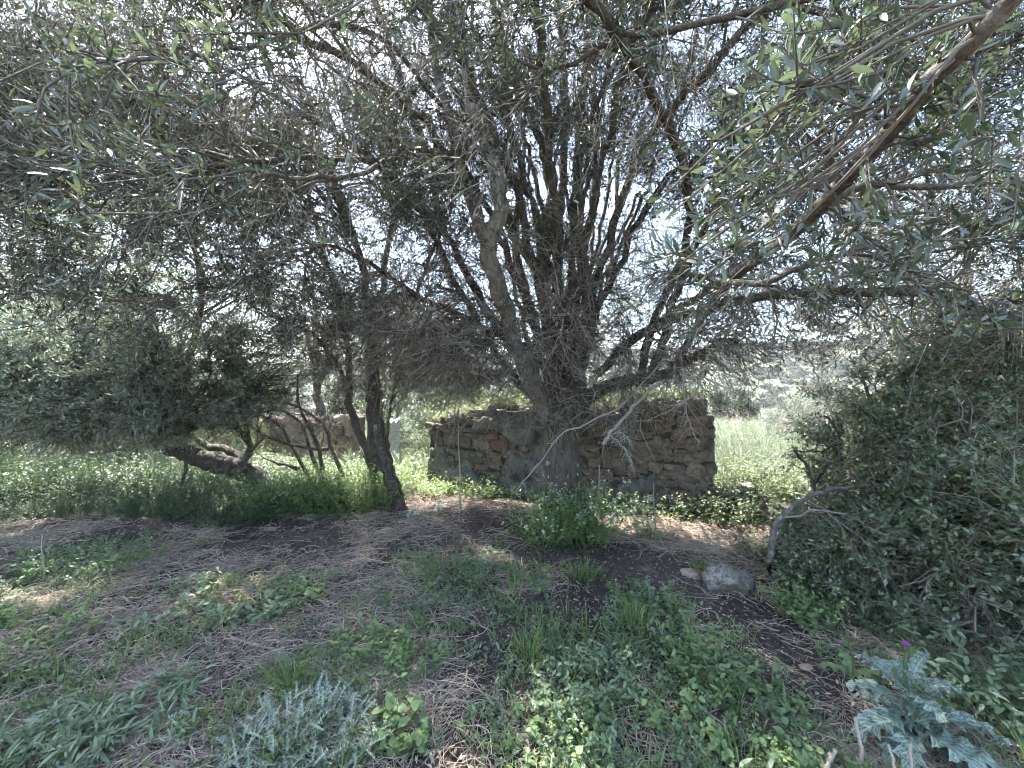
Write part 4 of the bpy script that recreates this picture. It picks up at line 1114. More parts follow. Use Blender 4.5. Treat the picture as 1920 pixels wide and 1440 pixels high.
def blades(cx, cy, n, h, w, geo, spread=0.05, droop=0.5, z0=None):
    N = len(cx); i = np.repeat(np.arange(N), n); S = len(i)
    a = R.uniform(0, 2 * math.pi, S); o = np.stack([np.cos(a), np.sin(a), np.zeros(S)], 1)
    x0 = cx[i] + o[:, 0] * R.uniform(0, spread, S); y0 = cy[i] + o[:, 1] * R.uniform(0, spread, S)
    p0 = np.stack([x0, y0, (gz(x0, y0) if z0 is None else z0[i]) - 0.01], 1)
    hh = (np.asarray(h)[i] if np.ndim(h) else h) * R.uniform(0.5, 1.15, S)
    up = unit(np.array([0, 0, 1.0]) + o * R.uniform(0.05, 0.6, S)[:, None] + rnd_unit(S) * 0.15)
    side = unit(np.cross(up, rnd_unit(S)))
    dr = R.uniform(0.1, 1.0, S) * droop
    p1 = p0 + up * (hh * 0.5)[:, None]
    p2 = p1 + unit(up + o * dr[:, None] * 0.7 - np.array([0, 0, 1.0]) * dr[:, None] * 0.3) * (hh * 0.32)[:, None]
    p3 = p2 + unit(up * 0.6 + o * dr[:, None] * 1.6 - np.array([0, 0, 1.0]) * dr[:, None] * 0.9) * (hh * 0.28)[:, None]
    ww = (np.full(S, w) * R.uniform(0.6, 1.2, S))[:, None] * 0.5
    v = np.stack([p0 - side * ww * .7, p0 + side * ww * .7, p1 + side * ww, p1 - side * ww, p2 + side * ww * .75, p2 - side * ww * .75, p3], 1)
    b = (np.arange(S) * 7)[:, None]
    geo.add(v.reshape(-1, 3), np.concatenate([b + [0, 1, 2, 3], b + [3, 2, 4, 5]]), b + [5, 4, 6])

GREEN = [  # pixel x, y, radius px, weight : where weeds are thick (+) or soil is bare (-)
    (120, 1080, 160, .7), (60, 1180, 120, .5), (400, 1130, 130, .5), (560, 1110, 90, .4), (700, 1230, 140, .6), (620, 1290, 110, .5), (860, 1040, 130, .6), (850, 1100, 90, .5),
    (1010, 1260, 120, .4), (1060, 1300, 110, .6), (1080, 1390, 120, .6), (1250, 1160, 110, .4), (1290, 1230, 110, .5), (1400, 1300, 150, .6), (1420, 1400, 160, .7), (1180, 1120, 80, .3), (250, 1290, 120, .4), (150, 1390, 200, .6),
    (760, 1390, 100, .5), (1480, 1160, 80, .4), (1800, 1330, 200, .7), (980, 1180, 80, .4), (880, 1170, 80, .4),
    (200, 975, 110, -.7), (330, 960, 90, -.5), (780, 970, 140, -.9), (900, 975, 90, -.8), (460, 1210, 90, -.5), (600, 1020, 100, -.5), (480, 1010, 120, -.5), (880, 1290, 110, -.7), (1440, 1210, 120, -.7), (1530, 1250, 70, -.6), (300, 1350, 80, -.5), (1180, 1400, 60, -.4), (1200, 1060, 110, -.5), (1250, 1020, 60, -.6), (760, 1140, 90, -.4), (640, 1200, 80, -.3), (1340, 1060, 70, -.8), (200, 1240, 100, -.3), (400, 1270, 80, -.4)]
GW = []
for (px_, py_, rp_, w_) in GREEN:
    d_ = CAMZ * F / (py_ - 720.0); GW.append(((px_ - 960) / F * d_, d_, rp_ / F * d_, min(1.6 * rp_ / (py_ - 720.0) * d_, 1.0), w_))

def green(x, y):
    g = 0.45 + (fbm(x * 2.2, y * 2.2, 41, 4) - 0.5) * 1.5
    for gx, gy, rx, ry, w in GW:
        g = g + w * np.exp(-((x - gx) / rx) ** 2 - ((y - gy) / ry) ** 2)
    # the tree trunks and the wall foot stay free
    return g

def scatter(n, dmin, dmax, power=1.0, xlim=1.45):
    """points of the visible wedge; denser near by"""
    d = dmin + (dmax - dmin) * R.uniform(0, 1, n) ** power
    x = R.uniform(-xlim, xlim, n) * d
    return x, d

def behind_wall(x, y):
    q = (np.stack([x, y], -1) - WC)
    u = q @ WU; dd = q @ WN
    return (u > -0.1) & (u < WL + 0.1) & (dd < 0.1) & (dd > -0.7)

def weed_kind(n, st, h, sp, L, W, per, hi, mat, lean=.5, grass=0):
    g = Geo(); stg = Geo()
    cx = R.normal(size=n) * sp; cy = R.normal(size=n) * sp
    weed_geo(cx, cy, st, R.uniform(h * .5, h * 1.2, n), np.full(n, sp), np.full(n, L), W, per, hi, g, stg, lean, z0=np.zeros(n))
    g.add(np.concatenate(stg.v), *[np.concatenate(f) for f in stg.f.values()])
    if grass: blades(cx, cy, grass, h * 1.6, .005, g, .05, z0=np.zeros(n))
    return proto('weed_kind', g, M[mat], hi)

def place(name, x, y, scl, protos, label, cat='weeds'):
    rot = R.normal(size=(len(x), 3)) * .06; rot[:, 2] = R.uniform(0, 6.28, len(x))
    scatter_stuff(name, np.stack([x, y, gz(x, y) - .005], 1), rot, scl, protos, label, cat)

def ground_cover():
    # near clover-like weeds with shaped leaves
    x, y = scatter(2800, 1.2, 4.4, 1.15)
    m = (green(x, y) > R.uniform(0.4, 0.95, len(x))); x, y = x[m], y[m]
    k = R.uniform(0, 1, len(x)) < 0.5
    clover = [weed_kind(2, 5, R.uniform(.05, .12), .06, R.uniform(.014, .026), R.uniform(.6, .85), 6, True, 'weed') for _ in range(5)] + [weed_kind(1, 6, .1, .06, .04, .55, 5, True, 'weed'), weed_kind(2, 4, .09, .05, .03, .3, 5, True, 'weed', grass=8), weed_kind(2, 4, .1, .08, .024, .4, 8, True, 'weed_blue'), weed_kind(1, 4, .15, .04, .045, .3, 6, True, 'weed_blue'), weed_kind(3, 3, .05, .1, .012, .8, 7, True, 'weed')]
    place('low_weeds', x[k], y[k], R.uniform(.6, 1.25, k.sum()), clover, 'low clover-like weeds spread over the soil')
    fine = [weed_kind(2, 6, R.uniform(.08, .16), .06, .014, R.uniform(.3, .45), 16, False, 'weed_blue') for _ in range(5)] + [weed_kind(2, 6, .12, .06, .016, .4, 14, False, 'weed')]
    place('fine_weeds', x[~k], y[~k], R.uniform(.6, 1.3, (~k).sum()), fine, 'fine bluish feathery weeds spread over the soil')
    x, y = scatter(1500, 4.2, 7.5, 1.0)
    m = (green(x, y) > R.uniform(0.5, 1.0, len(x))) & ~behind_wall(x, y); x, y = x[m], y[m]
    far = [weed_kind(2, 6, .14, .1, .028, .55, 9, False, 'weed') for _ in range(4)]
    place('weeds', x, y, R.uniform(.6, 1.3, len(x)), far, 'low weeds under the trees further back')
    g = Geo()
    x, y = scatter(700, 1.2, 5.0, 1.2)
    m = green(x, y) > R.uniform(0.35, 1.1, len(x)); x, y = x[m], y[m]
    blades(x, y, 11, R.uniform(0.08, 0.2, len(x)), 0.005, g, 0.05)
    o = g.build('grass', M['grass']); tag(o, 'sparse grass blades among the weeds', 'grass', kind='stuff')
    # open sunny ground beyond
    x, y = scatter(4200, 6.6, 26, 1.3)
    x = np.concatenate([x, R.uniform(2.6, 6.5, 260)]); y = np.concatenate([y, R.uniform(5.4, 7.5, 260)])
    m = ~behind_wall(x, y) & ~((x > -5.6) & (x < -2.2) & (y < 9.4) & (y > 7)); x, y = x[m], y[m]
    mead = [weed_kind(4, 5, .38, .22, .055, .4, 11, False, 'weed_yellow', grass=8) for _ in range(2)] + [weed_kind(4, 6, .45, .25, .05, .3, 12, False, 'greyshrub', grass=3) for _ in range(4)] + [weed_kind(4, 6, .4, .22, .05, .5, 12, False, 'weed_dark') for _ in range(2)]
    place('meadow_grass', x, y, R.uniform(.6, 1.2, len(x)), mead, 'bright meadow grass in the sun beyond the trees', 'grass')
    pk = Geo(); n = 160
    x, y = R.uniform(5.0, 12, n), R.uniform(8.5, 16, n)
    z = gz(x, y) + R.uniform(0.3, 0.6, n); p = np.repeat(np.stack([x, y, z], 1), 4, 0) + R.normal(size=(n * 4, 3)) * 0.07
    v, f = leaves_lo(p, rnd_unit(n * 4), rnd_unit(n * 4), np.full(n * 4, 0.035), np.full(n * 4, 0.03)); pk.add(v, f)
    o = pk.build('meadow_flowers', M['pink']); tag(o, 'pale pink flowers scattered in the sunny meadow', 'flowers', kind='stuff')

def litter():
    # bent dry stalks
    kinds = []
    for j in range(9):
        g = Geo(); n = 22; K = 6
        cx, cy = R.normal(size=n) * .07, R.normal(size=n) * .07
        ln = R.uniform(0.08, 0.42, n); a = R.uniform(0, 2 * math.pi, n) if j % 2 else R.normal(size=n) * .6; curve = R.normal(size=n) * 1.0; hz = R.uniform(0, 0.03, n)
        pts = np.zeros((n, K, 3))
        for k in range(K):
            pts[:, k, 0] = cx; pts[:, k, 1] = cy
            pts[:, k, 2] = 0.008 + hz * (0.5 + 0.5 * np.sin(k * 1.3 + a)) + np.abs(R.normal(size=n)) * 0.006
            cx = cx + np.cos(a) * ln / K; cy = cy + np.sin(a) * ln / K; a = a + curve / K * 2 + R.normal(size=n) * 0.28
        r = R.uniform(0.0008, 0.0024, n)[:, None] * np.linspace(1, 0.6, K)[None]
        v, q = tubes(pts, r, 4); kinds.append(proto('stalk_kind', g.add(v, q), M['stalk'], True))
    n = 3000; x, y = scatter(n, 1.15, 6.4, 1.1)
    m = (fbm(x * 1.5 + 3, y * 1.5, 61, 3) > R.uniform(0.33, 0.66, n)) & ~behind_wall(x, y); x, y = x[m], y[m]; n = len(x)
    e = .06; rot = np.stack([np.arctan((gz(x, y + e) - gz(x, y - e)) / (2 * e)), -np.arctan((gz(x + e, y) - gz(x - e, y)) / (2 * e)), np.zeros(n)], 1)
    rot[:, 2] = R.uniform(0, 6.28, n)
    scatter_stuff('dry_stalks', np.stack([x, y, gz(x, y)], 1), rot, R.uniform(.7, 1.2, n), kinds, 'tangle of bent dry stalks lying on the soil', 'litter')
    # chaff and dead leaves
    g = Geo(); n = 24000
    x, y = scatter(n, 1.1, 6.0, 1.3); p = np.stack([x, y, gz(x, y) + R.uniform(0.002, 0.02, n)], 1)
    d = unit(rnd_unit(n) * np.array([1, 1, 0.25])); L = R.uniform(0.008, 0.034, n)
    v, f = leaves_lo(p, d, unit(np.array([0, 0, 1.0]) + rnd_unit(n) * 0.35), L, L * R.uniform(0.2, 0.5, n)); g.add(v, f)
    o = g.build('chaff', M['flake']); tag(o, 'pale chaff and dead olive leaves on the soil', 'litter', kind='stuff')
    # clods
    g = Geo(); n = 3000
    x, y = scatter(n, 1.1, 5.5, 1.3); s = R.uniform(0.004, 0.018, n)
    cub = np.array([[1, 0, 0], [0, 1, 0], [-1, 0, 0], [0, -1, 0], [0, 0, 1], [0, 0, -1]], float)
    c = np.stack([x, y, gz(x, y) + 0.004], 1)
    v = c[:, None] + (cub[None] + R.normal(size=(n, 6, 3)) * 0.3) * s[:, None, None]
    f8 = np.array([[0, 1, 4], [1, 2, 4], [2, 3, 4], [3, 0, 4], [1, 0, 5], [2, 1, 5], [3, 2, 5], [0, 3, 5]])
    g.add(v.reshape(-1, 3), ((np.arange(n) * 6)[:, None, None] + f8).reshape(-1, 3))
    o = g.build('soil_crumbs', M['soil'], None, True); tag(o, 'crumbs of dark soil over the bare ground', 'soil', kind='stuff')

def sticks():
    def stick(pts, r0, r1, label, mat='stick', twig=2, name='stick'):
        pts = [np.array([p[0], p[1], max(p[2], float(gz(p[0], p[1])) + r0 * 0.8)]) for p in pts]
        c = catmull(pts, 16); c = c + R.normal(size=c.shape) * r0 * 0.25
        base = c[0].copy(); g = Geo()
        v, q = tubes(c[None], (lerp(r0, r1, np.linspace(0, 1, 16)) * R.uniform(0.85, 1.15, 16))[None], 7)
        n = 16 * 7
        g.add(v, q, np.array([list(range(7))[::-1], list(range(n - 7, n))]))
        for k in range(twig):
            i = R.integers(4, 14); d = unit(unit(c[i + 1] - c[i]) + rnd_unit(1)[0] * 0.7 + [0, 0, 0.2]); l = R.uniform(0.03, 0.08)
            v, q = tubes(np.stack([c[i], c[i] + d * l * .5, c[i] + d * l])[None], np.array([[r1, r1 * .8, r1 * .5]]), 5); g.add(v, q)
        o = g.build(name, M[mat], None, True, base); o.location = base
        tag(o, label, 'stick', 'sticks on the soil')
    def G(x, y, h=0.0):
        d = CAMZ * F / (y - 720.0) if h == 0 else (CAMZ - h) * F / (y - 720.0)
        return P(x, y, d)
    stick([G(434, 1196), G(480, 1212), G(520, 1222), G(562, 1236)], 0.009, 0.004, 'pale bare stick lying across the soil between low weeds', twig=3)
    stick([G(1284, 1288, .05), G(1320, 1330, .04), G(1360, 1358, .03), G(1420, 1382)], 0.005, 0.003, 'thin straight pale stalk slanting through weeds before the thistle')
    stick([G(968, 1382), G(1010, 1390), G(1040, 1410), G(1070, 1436)], 0.008, 0.004, 'forked pale stick at the bottom edge near the centre')
    stick([G(1392, 1150), G(1450, 1180), G(1500, 1188), G(1560, 1200)], 0.005, 0.003, 'thin grey stick on bare soil below the big rock', twig=3)
    stick([G(1280, 1176), G(1330, 1176), G(1390, 1172)], 0.004, 0.003, 'short thin stalk lying left of the bare soil patch')
    stick([P(1603, 1345, 1.62), P(1612, 1390, 1.6), P(1618, 1440, 1.58)], 0.006, 0.007, 'upright broken tan stalk just left of the thistle leaves', twig=1)
    stick([P(1665, 1395, 1.55), P(1675, 1425, 1.52), P(1680, 1460, 1.5)], 0.005, 0.006, 'upright broken stalk in front of the thistle, the middle one', twig=0)
    stick([P(1705, 1400, 1.55), P(1708, 1425, 1.52), P(1712, 1460, 1.5)], 0.005, 0.006, 'upright broken stalk in front of the thistle, rightmost one', twig=0)
    stick([P(1565, 1408, 1.6), P(1555, 1425, 1.57), P(1545, 1450, 1.52)], 0.008, 0.009, 'thick slanting cut stalk at the bottom edge left of the thistle', twig=0)
    stick([P(790, 1362, 1.75), P(778, 1390, 1.72), P(752, 1436, 1.6)], 0.006, 0.007, 'bent broken stalk standing right of the spiny white plant', twig=1)
    stick([G(0, 1420), G(30, 1428), G(66, 1440)], 0.009, 0.006, 'pale stick at the lower left corner under broad leaves', twig=0)
    stick([G(180, 1100), G(240, 1094), G(300, 1082)], 0.006, 0.004, 'pale twig on the soil left of the blue-green plant')
    stick([G(700, 1095), G(760, 1085), G(830, 1070)], 0.005, 0.003, 'thin brown stick right of the leaf patch mid ground')
    # upright dead stems
    def post(x, y0, y1, d, r, label):
        b = P(x, y1, d); b[2] = float(gz(b[0], b[1])) - 0.03; t = P(x - 2, y0, d)
        stick_pts = [b, lerp(b, t, .35) + [0.01, 0, 0], lerp(b, t, .7) - [0.008, 0, 0], t]
        c = catmull(stick_pts, 18); v, q = tubes(c[None], np.linspace(r, r * .7, 18)[None], 6)
        o = Geo().add(v, q).build('dead_stem', M['stick_grey'], None, True, b); o.location = b
        tag(o, label, 'stem')
    post(862, 765, 938, 4.9, 0.011, 'tall thin bare stem standing upright before the plastered wall')
    post(82, 1000, 1130, 3.0, 0.007, 'short pale upright stalk in the weeds near the left edge')
    post(1126, 872, 965, 4.0, 0.008, 'thin dry stem standing right of the olive trunk')
    post(1228, 905, 975, 3.9, 0.006, 'dry seed stalk standing before the dark plaster')

def rocks():
    def rock(x, y, half_px, d, name, mat, label, seed, asp=(1, .8, .8), sink=0.3, rot=0.0):
        s = half_px / F * d
        me = rock_mesh(name, seed, (s * asp[0], s * asp[1], s * asp[2]), M[mat])
        o = bpy.data.objects.new(name, me); COL.objects.link(o)
        p = P(x, y, d); o.location = (p[0], p[1], p[2]); o.rotation_euler = (0, 0, rot)
        tag(o, label, 'rock')
    rock(1364, 1092, 44, 3.0, 'rock', 'rock_grey', 'large pitted grey boulder lying at the foot of the dark bush', 31, (1.0, .8, .95))
    rock(1298, 1076, 20, 3.2, 'rock', 'rock_pink', 'flat pinkish stone just left of the grey boulder', 8, (1.1, .8, .6))
    rock(1344, 1030, 17, 3.7, 'rock', 'rock_pink', 'pale brown stone behind the grey boulder', 12, (1.1, .9, .9))
    rock(1383, 1025, 10, 3.75, 'rock', 'rock_orange', 'small orange stone behind the grey boulder', 15, (1, .9, .9))
    rock(1318, 1036, 9, 3.6, 'rock', 'rock_pink', 'small pale stone touching the brown one behind the boulder', 18, (1.2, .9, .7))
    rock(1510, 1252, 11, 2.17, 'rock', 'rock_orange', 'small reddish stone lying on bare soil left of the thistle', 21, (1.2, .9, .7))
    rock(1220, 1168, 9, 2.55, 'rock', 'rock_grey', 'little grey stone among the weeds in the middle', 24, (1.2, .9, .7))

def plant(name, px_, py_, label, mat, n_st, h, spread, L, Wd, per, hi=True, cat='plant', count=1, extra=None, lean=0.5, d=None):
    d = d or CAMZ * F / (py_ - 720.0); c = P(px_, py_, d); c[2] = float(gz(c[0], c[1]))
    T = empty(name, c, label, cat)
    leaf = Geo(); st = Geo()
    cx = c[0] + R.normal(size=count) * spread * (0.8 if count > 1 else 0); cy = c[1] + R.normal(size=count) * spread * (0.6 if count > 1 else 0)
    path = weed_geo(cx, cy, n_st, np.full(count, h), np.full(count, spread), np.full(count, L), Wd, per, hi, leaf, st, lean)
    leaf.build('foliage', M[mat], T, True, c)['kind'] = 'stuff'; st.build('stems', M['weed'], T, False, c)['kind'] = 'stuff'
    if extra:
        em, n, s = extra; g = Geo(); i = R.integers(0, len(path), n)
        p = path[i, 2] + R.normal(size=(n, 3)) * 0.012
        v, t_, q, uv = leaves_hi(p, unit(rnd_unit(n) + [0, 0, .6]), unit(rnd_unit(n) * .4 + [0, 0, 1]), np.full(n, s), np.full(n, s * .7)); g.add(v, t_, q)
        g.build('blossom' if em in ('blue', 'pink') else 'pale_leaves', M[em], T, True, c)
    return T

def plants():
    plant('nettle', 1020, 985, 'dark leafy weed clump against the left foot of the olive trunk', 'weed', 18, 0.66, 0.26, 0.038, 0.45, 16, False, count=7, d=3.98)
    plant('leafy_weed', 1130, 1010, 'bushy bright weed with pale shining leaf tips at the right foot of the trunk', 'weed', 22, 0.66, 0.28, 0.038, 0.5, 15, True, count=6, extra=('white_leaf', 320, 0.03), d=3.8)
    plant('leafy_weed', 1225, 1000, 'looser weed with whitish leaves before the dark plaster', 'weed_blue', 14, 0.48, 0.2, 0.035, 0.5, 11, True, count=3, extra=('white_leaf', 110, 0.03), d=3.95)
    plant('leafy_weed', 1050, 1010, 'low green clump directly in front of the trunk', 'weed', 14, 0.22, 0.18, 0.032, 0.5, 10, True, count=2, d=3.95)
    plant('leafy_weed', 860, 1065, 'feathery bluish weed clump on the soil before the big olive', 'weed_blue', 18, 0.26, 0.3, 0.026, 0.36, 14, False, count=5)
    plant('leafy_weed', 800, 955, 'small pale rosette at the edge of the sunlit soil', 'white_leaf', 10, 0.1, 0.12, 0.06, 0.55, 5, True, count=2)
    plant('broad_leaf_plant', 430, 1140, 'patch of broad blue-green pointed leaves left of centre', 'weed_blue', 14, 0.16, 0.28, 0.055, 0.5, 5, True, count=6)
    plant('broad_leaf_plant', 360, 1160, 'lower spur of blue-green broad leaves beside the bigger patch', 'weed_blue', 10, 0.12, 0.18, 0.055, 0.45, 5, True, count=2)
    plant('leafy_weed', 580, 1120, 'bright green tuft right of the blue-green broad leaves', 'weed', 16, 0.16, 0.2, 0.034, 0.5, 9, True, count=3)
    plant('borage_plant', 130, 1425, 'big clump of long grey-green leaves with blue flowers in the lower left corner', 'weed_blue', 26, 0.17, 0.2, 0.065, 0.2, 9, True, count=5, extra=('blue', 40, 0.012))
    plant('leafy_weed', 300, 1385, 'grey-green leaf tuft beside the corner clump', 'weed_blue', 14, 0.12, 0.12, 0.055, 0.2, 7, True, count=2, extra=('blue', 12, 0.012))
    plant('leafy_weed', 110, 1090, 'thick weed mass around the short pale stalk at left', 'weed_blue', 18, 0.3, 0.32, 0.034, 0.4, 11, False, count=7)
    plant('leafy_weed', 40, 1205, 'weed clump cut by the left picture edge', 'weed', 14, 0.22, 0.2, 0.05, 0.4, 8, True, count=3)
    plant('leafy_weed', 690, 1290, 'clover-like clump above the spiny white plant', 'weed', 16, 0.18, 0.22, 0.03, 0.6, 9, True, count=5)
    plant('leafy_weed', 760, 1400, 'round-leaved weed right of the spiny white plant', 'weed', 12, 0.14, 0.14, 0.045, 0.8, 6, True, count=2)
    plant('leafy_weed', 1060, 1310, 'dark green bushy weed in the foreground centre', 'weed_blue', 22, 0.2, 0.2, 0.03, 0.45, 12, True, count=4)
    plant('leafy_weed', 1070, 1400, 'bright clover clump at the bottom centre', 'weed', 16, 0.13, 0.2, 0.03, 0.75, 7, True, count=4)
    plant('leafy_weed', 1300, 1250, 'upright green weed with slender leaves right of centre', 'weed', 14, 0.24, 0.2, 0.045, 0.35, 8, True, count=4)
    plant('leafy_weed', 1400, 1370, 'wide clover patch left of the thistle', 'weed', 22, 0.16, 0.3, 0.034, 0.75, 7, True, count=6)
    plant('leafy_weed', 1240, 1150, 'spiky blue-green weed below the grey boulder', 'weed_blue', 16, 0.2, 0.2, 0.05, 0.3, 9, True, count=3)
    plant('leafy_weed', 1480, 1145, 'dense dark green weed at the foot of the dark bush', 'weed', 20, 0.3, 0.22, 0.036, 0.5, 11, True, count=4)
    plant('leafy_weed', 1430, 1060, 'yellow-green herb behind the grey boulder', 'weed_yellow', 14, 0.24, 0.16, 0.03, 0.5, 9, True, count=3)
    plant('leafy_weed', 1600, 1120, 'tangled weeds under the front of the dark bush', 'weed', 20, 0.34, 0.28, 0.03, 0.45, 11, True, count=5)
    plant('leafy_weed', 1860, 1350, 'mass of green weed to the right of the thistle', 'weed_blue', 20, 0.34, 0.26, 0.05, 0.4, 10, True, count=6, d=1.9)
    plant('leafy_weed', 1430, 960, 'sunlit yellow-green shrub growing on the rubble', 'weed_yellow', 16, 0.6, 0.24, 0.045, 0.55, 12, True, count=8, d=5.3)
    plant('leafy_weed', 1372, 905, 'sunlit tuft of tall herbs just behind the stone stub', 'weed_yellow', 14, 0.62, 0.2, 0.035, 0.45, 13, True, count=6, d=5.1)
    plant('leafy_weed', 1350, 985, 'green herbs hiding the foot of the wall corner', 'weed_yellow', 14, 0.4, 0.18, 0.036, 0.5, 12, True, count=4, d=4.35)  # stands in shade; the sunlit leaf colour supplies the brightness
    plant('leafy_weed', 1405, 990, 'tall bright weed in front of the stone stub', 'weed_yellow', 16, 0.52, 0.2, 0.04, 0.5, 12, True, count=5, d=4.3)  # shaded spot too: sunlight painted in through the brighter leaf colour
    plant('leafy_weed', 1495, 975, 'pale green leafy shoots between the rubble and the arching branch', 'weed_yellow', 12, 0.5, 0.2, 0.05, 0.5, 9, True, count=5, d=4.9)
    plant('leafy_weed', 420, 955, 'pale big-leaved plant before the leaning trunk', 'weed', 8, 0.2, 0.12, 0.07, 0.6, 5, True, count=1)
    # tufts of grass
    for (x, y, label) in ((1090, 1085, 'green grass tuft below the leafy weed by the trunk'), (560, 1300, 'grass tuft left of the spiny white plant'), (1190, 1190, 'grass tuft in the middle of the dry stalks'), (990, 1230, 'grass tuft left of the dark foreground weed'), (1330, 1090, 'yellowish grass tuft at the left of the boulder')):
        c = P(x, y, CAMZ * F / (y - 720)); c[2] = float(gz(c[0], c[1])); g = Geo()
        blades(np.full(4, c[0]) + R.normal(size=4) * .04, np.full(4, c[1]) + R.normal(size=4) * .04, 22, 0.2, 0.006, g, 0.06, 0.8)
        o = g.build('grass_tuft', M['grass'], None, False, c); o.location = c; tag(o, label, 'grass', 'grass tufts')

def undergrowth():
    # left mass under the leaning tree
    n = 760; x = R.uniform(-1.6, -0.6, n); d = R.uniform(4.5, 6.5, n); X = x * d
    keep = ~((X > -3.9) & (X < -3.2) & (d > 5.2) & (d < 5.8)); X, d = X[keep], d[keep]
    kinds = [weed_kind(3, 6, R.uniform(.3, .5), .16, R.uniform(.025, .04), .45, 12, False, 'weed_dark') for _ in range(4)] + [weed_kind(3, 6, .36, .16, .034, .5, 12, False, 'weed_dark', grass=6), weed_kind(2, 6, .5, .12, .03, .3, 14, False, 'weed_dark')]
    place('undergrowth', X, d, R.uniform(.6, 1.1, len(X)) * (0.5 + 1.3 * fbm(X * .9, d * .9, 88, 2)) * smooth(4.2, 5.4, d) ** .5 * 1.15, kinds, 'knee-high weeds massed beneath the leaning olive', 'undergrowth')
    # thicket by the slim tree with arching bare stems
    base = P(620, 945, 5.3); base[2] = float(gz(base[0], base[1]))
    T = Tree('thicket', base, 'dense green thicket with arching bare stems left of the slim olive', cat='bush')
    B = lambda *p: [P(*a) for a in p]
    for pts in ([(590, 915, 5.5), (565, 870, 5.5), (548, 840, 5.5), (530, 805, 5.5), (495, 780, 5.4), (440, 768, 5.3)], [(645, 895, 5.5), (630, 860, 5.5), (618, 835, 5.5), (612, 805, 5.5), (590, 780, 5.5), (555, 762, 5.5), (530, 750, 5.5)],
                [(610, 910, 5.6), (585, 850, 5.6), (560, 790, 5.6), (520, 770, 5.6), (480, 775, 5.6)], [(615, 842, 5.5), (570, 840, 5.5), (520, 828, 5.4), (470, 800, 5.4)], [(560, 880, 5.4), (530, 870, 5.4), (500, 862, 5.4)], [(605, 880, 5.5), (590, 820, 5.4), (560, 760, 5.3), (560, 700, 5.3)]):
        T.limb(B(*pts), 0.03, 0.01, M['bark_dark'], sides=7, jit=0.008)
    e = blobs([(130, P(530, 780, 5.4), (0.9, 0.4, 0.35), 0)]); b3 = T.attach(e, 0.008, 0.003, 6, T.g2, 0.04, sides=3)
    T.twigs(b3, 900, 0.1, 0.3, 0.0025, 0.1, wild=1.0, curv=.4)
    n = 300; cx = R.uniform(-2.35, -1.5, n) - 0.15; cx = R.uniform(-3.15, -1.62, n); cy = R.uniform(4.7, 5.9, n); cy = np.where(cx > -2.0, cy + .2, cy)
    st = Geo(); weed_geo(cx, cy, 6, R.uniform(0.35, 0.78, n), np.full(n, 0.2), np.full(n, 0.036), 0.5, 13, False, T.crown, st)
    T.g3.v += []; st.build('stems', M['weed'], T.o, False, base)['kind'] = 'stuff'
    T.finish('weed', 'branch', 'twig_dark')
    # weeds at the wall foot and on the wall top
    g = Geo(); st = Geo(); u = np.where(R.uniform(0, 1, 170) < .45, R.uniform(WL - 1.3, WL + .2, 170), R.uniform(0.2, WL, 170)); dd = R.uniform(0.05, 0.45, 170)
    weed_geo(WC[0] + WU[0] * u + WN[0] * dd, WC[1] + WU[1] * u + WN[1] * dd, 5, R.uniform(0.14, 0.42, 170), np.full(170, .15), np.full(170, .03), .5, 9, False, g, st)
    o = Geo().add(np.concatenate(g.v), *[np.concatenate(f) for f in g.f.values()]).build('wall_foot_weeds', M['weed']); tag(o, 'dark weeds along the foot of the stone wall', 'weeds', kind='stuff')
    g = Geo(); st = Geo(); n = 260; u = R.uniform(0.0, WL, n); dd = R.uniform(-0.44, -0.06, n)
    zt = wtop(u) + 0.02
    x = WC[0] + WU[0] * u + WN[0] * dd; y = WC[1] + WU[1] * u + WN[1] * dd
    weed_geo(x, y, 5, R.uniform(0.08, 0.3, n), np.full(n, .12), np.full(n, .03), .5, 11, False, g, st, z0=zt)
    blades(x[:120], y[:120], 9, R.uniform(.08, .2, 120), .006, g, .06, z0=zt[:120])
    o = g.build('wall_top_weeds', M['weed_yellow']); tag(o, 'grass and weeds growing along the broken wall top', 'weeds', kind='stuff')
    # sunlit bushes behind the wall
    for (c, r, n, lab) in (((0.0, 7.6, 0.9), (1.0, .6, .7), 1500, 'sunlit bush behind the wall left of the olive trunk'), ((2.0, 6.9, 0.85), (.9, .6, .75), 1500, 'sunlit bush behind the wall right of the olive trunk'), ((-1.5, 8.4, 0.7), (.7, .6, .8), 1300, 'green bush by the whitewashed pier'), ((-6.4, 8.6, .4), (1.0, .6, .45), 1300, 'low sunlit bush at the left end of the tan wall'), ((-7.6, 7.3, .9), (1.2, .7, 1.0), 1900, 'tall bush under the crown of the leaning olive'), ((-2.75, 8.9, 1.0), (.75, .6, 1.1), 1500, 'tall bush right of the tan wall behind the slim olive'), ((-.95, 7.5, 1.0), (.75, .5, 1.0), 1500, 'dark bush at the broken left end of the stone wall'), ((-9.6, 6.6, .8), (1.1, .7, .9), 1600, 'bush by the left picture edge among the weeds')):
        b = np.array([c[0], c[1], float(gz(c[0], c[1]))]); T = Tree('bush', b, lab, cat='bush')
        for k in range(9):
            T.limb([b + R.normal(size=3) * [.08, .08, 0], lerp(b, np.array(c), .6) + R.normal(size=3) * .1, blob(1, c, r, .5)[0]], .02, .008, M['bark_dark'], sides=5)
        b3 = T.attach(blob(150, c, r, .3), .007, .003, 5, T.g2, .03, sides=3)
        lt = T.twigs(b3, n, .1, .25, .002, .05, up=.2, cheap=True); T.leaf(lt, 5, .052, .45); T.finish('weed_yellow' if 'sunlit' in lab else 'lentisk', 'twig_dark', 'twig_dark')
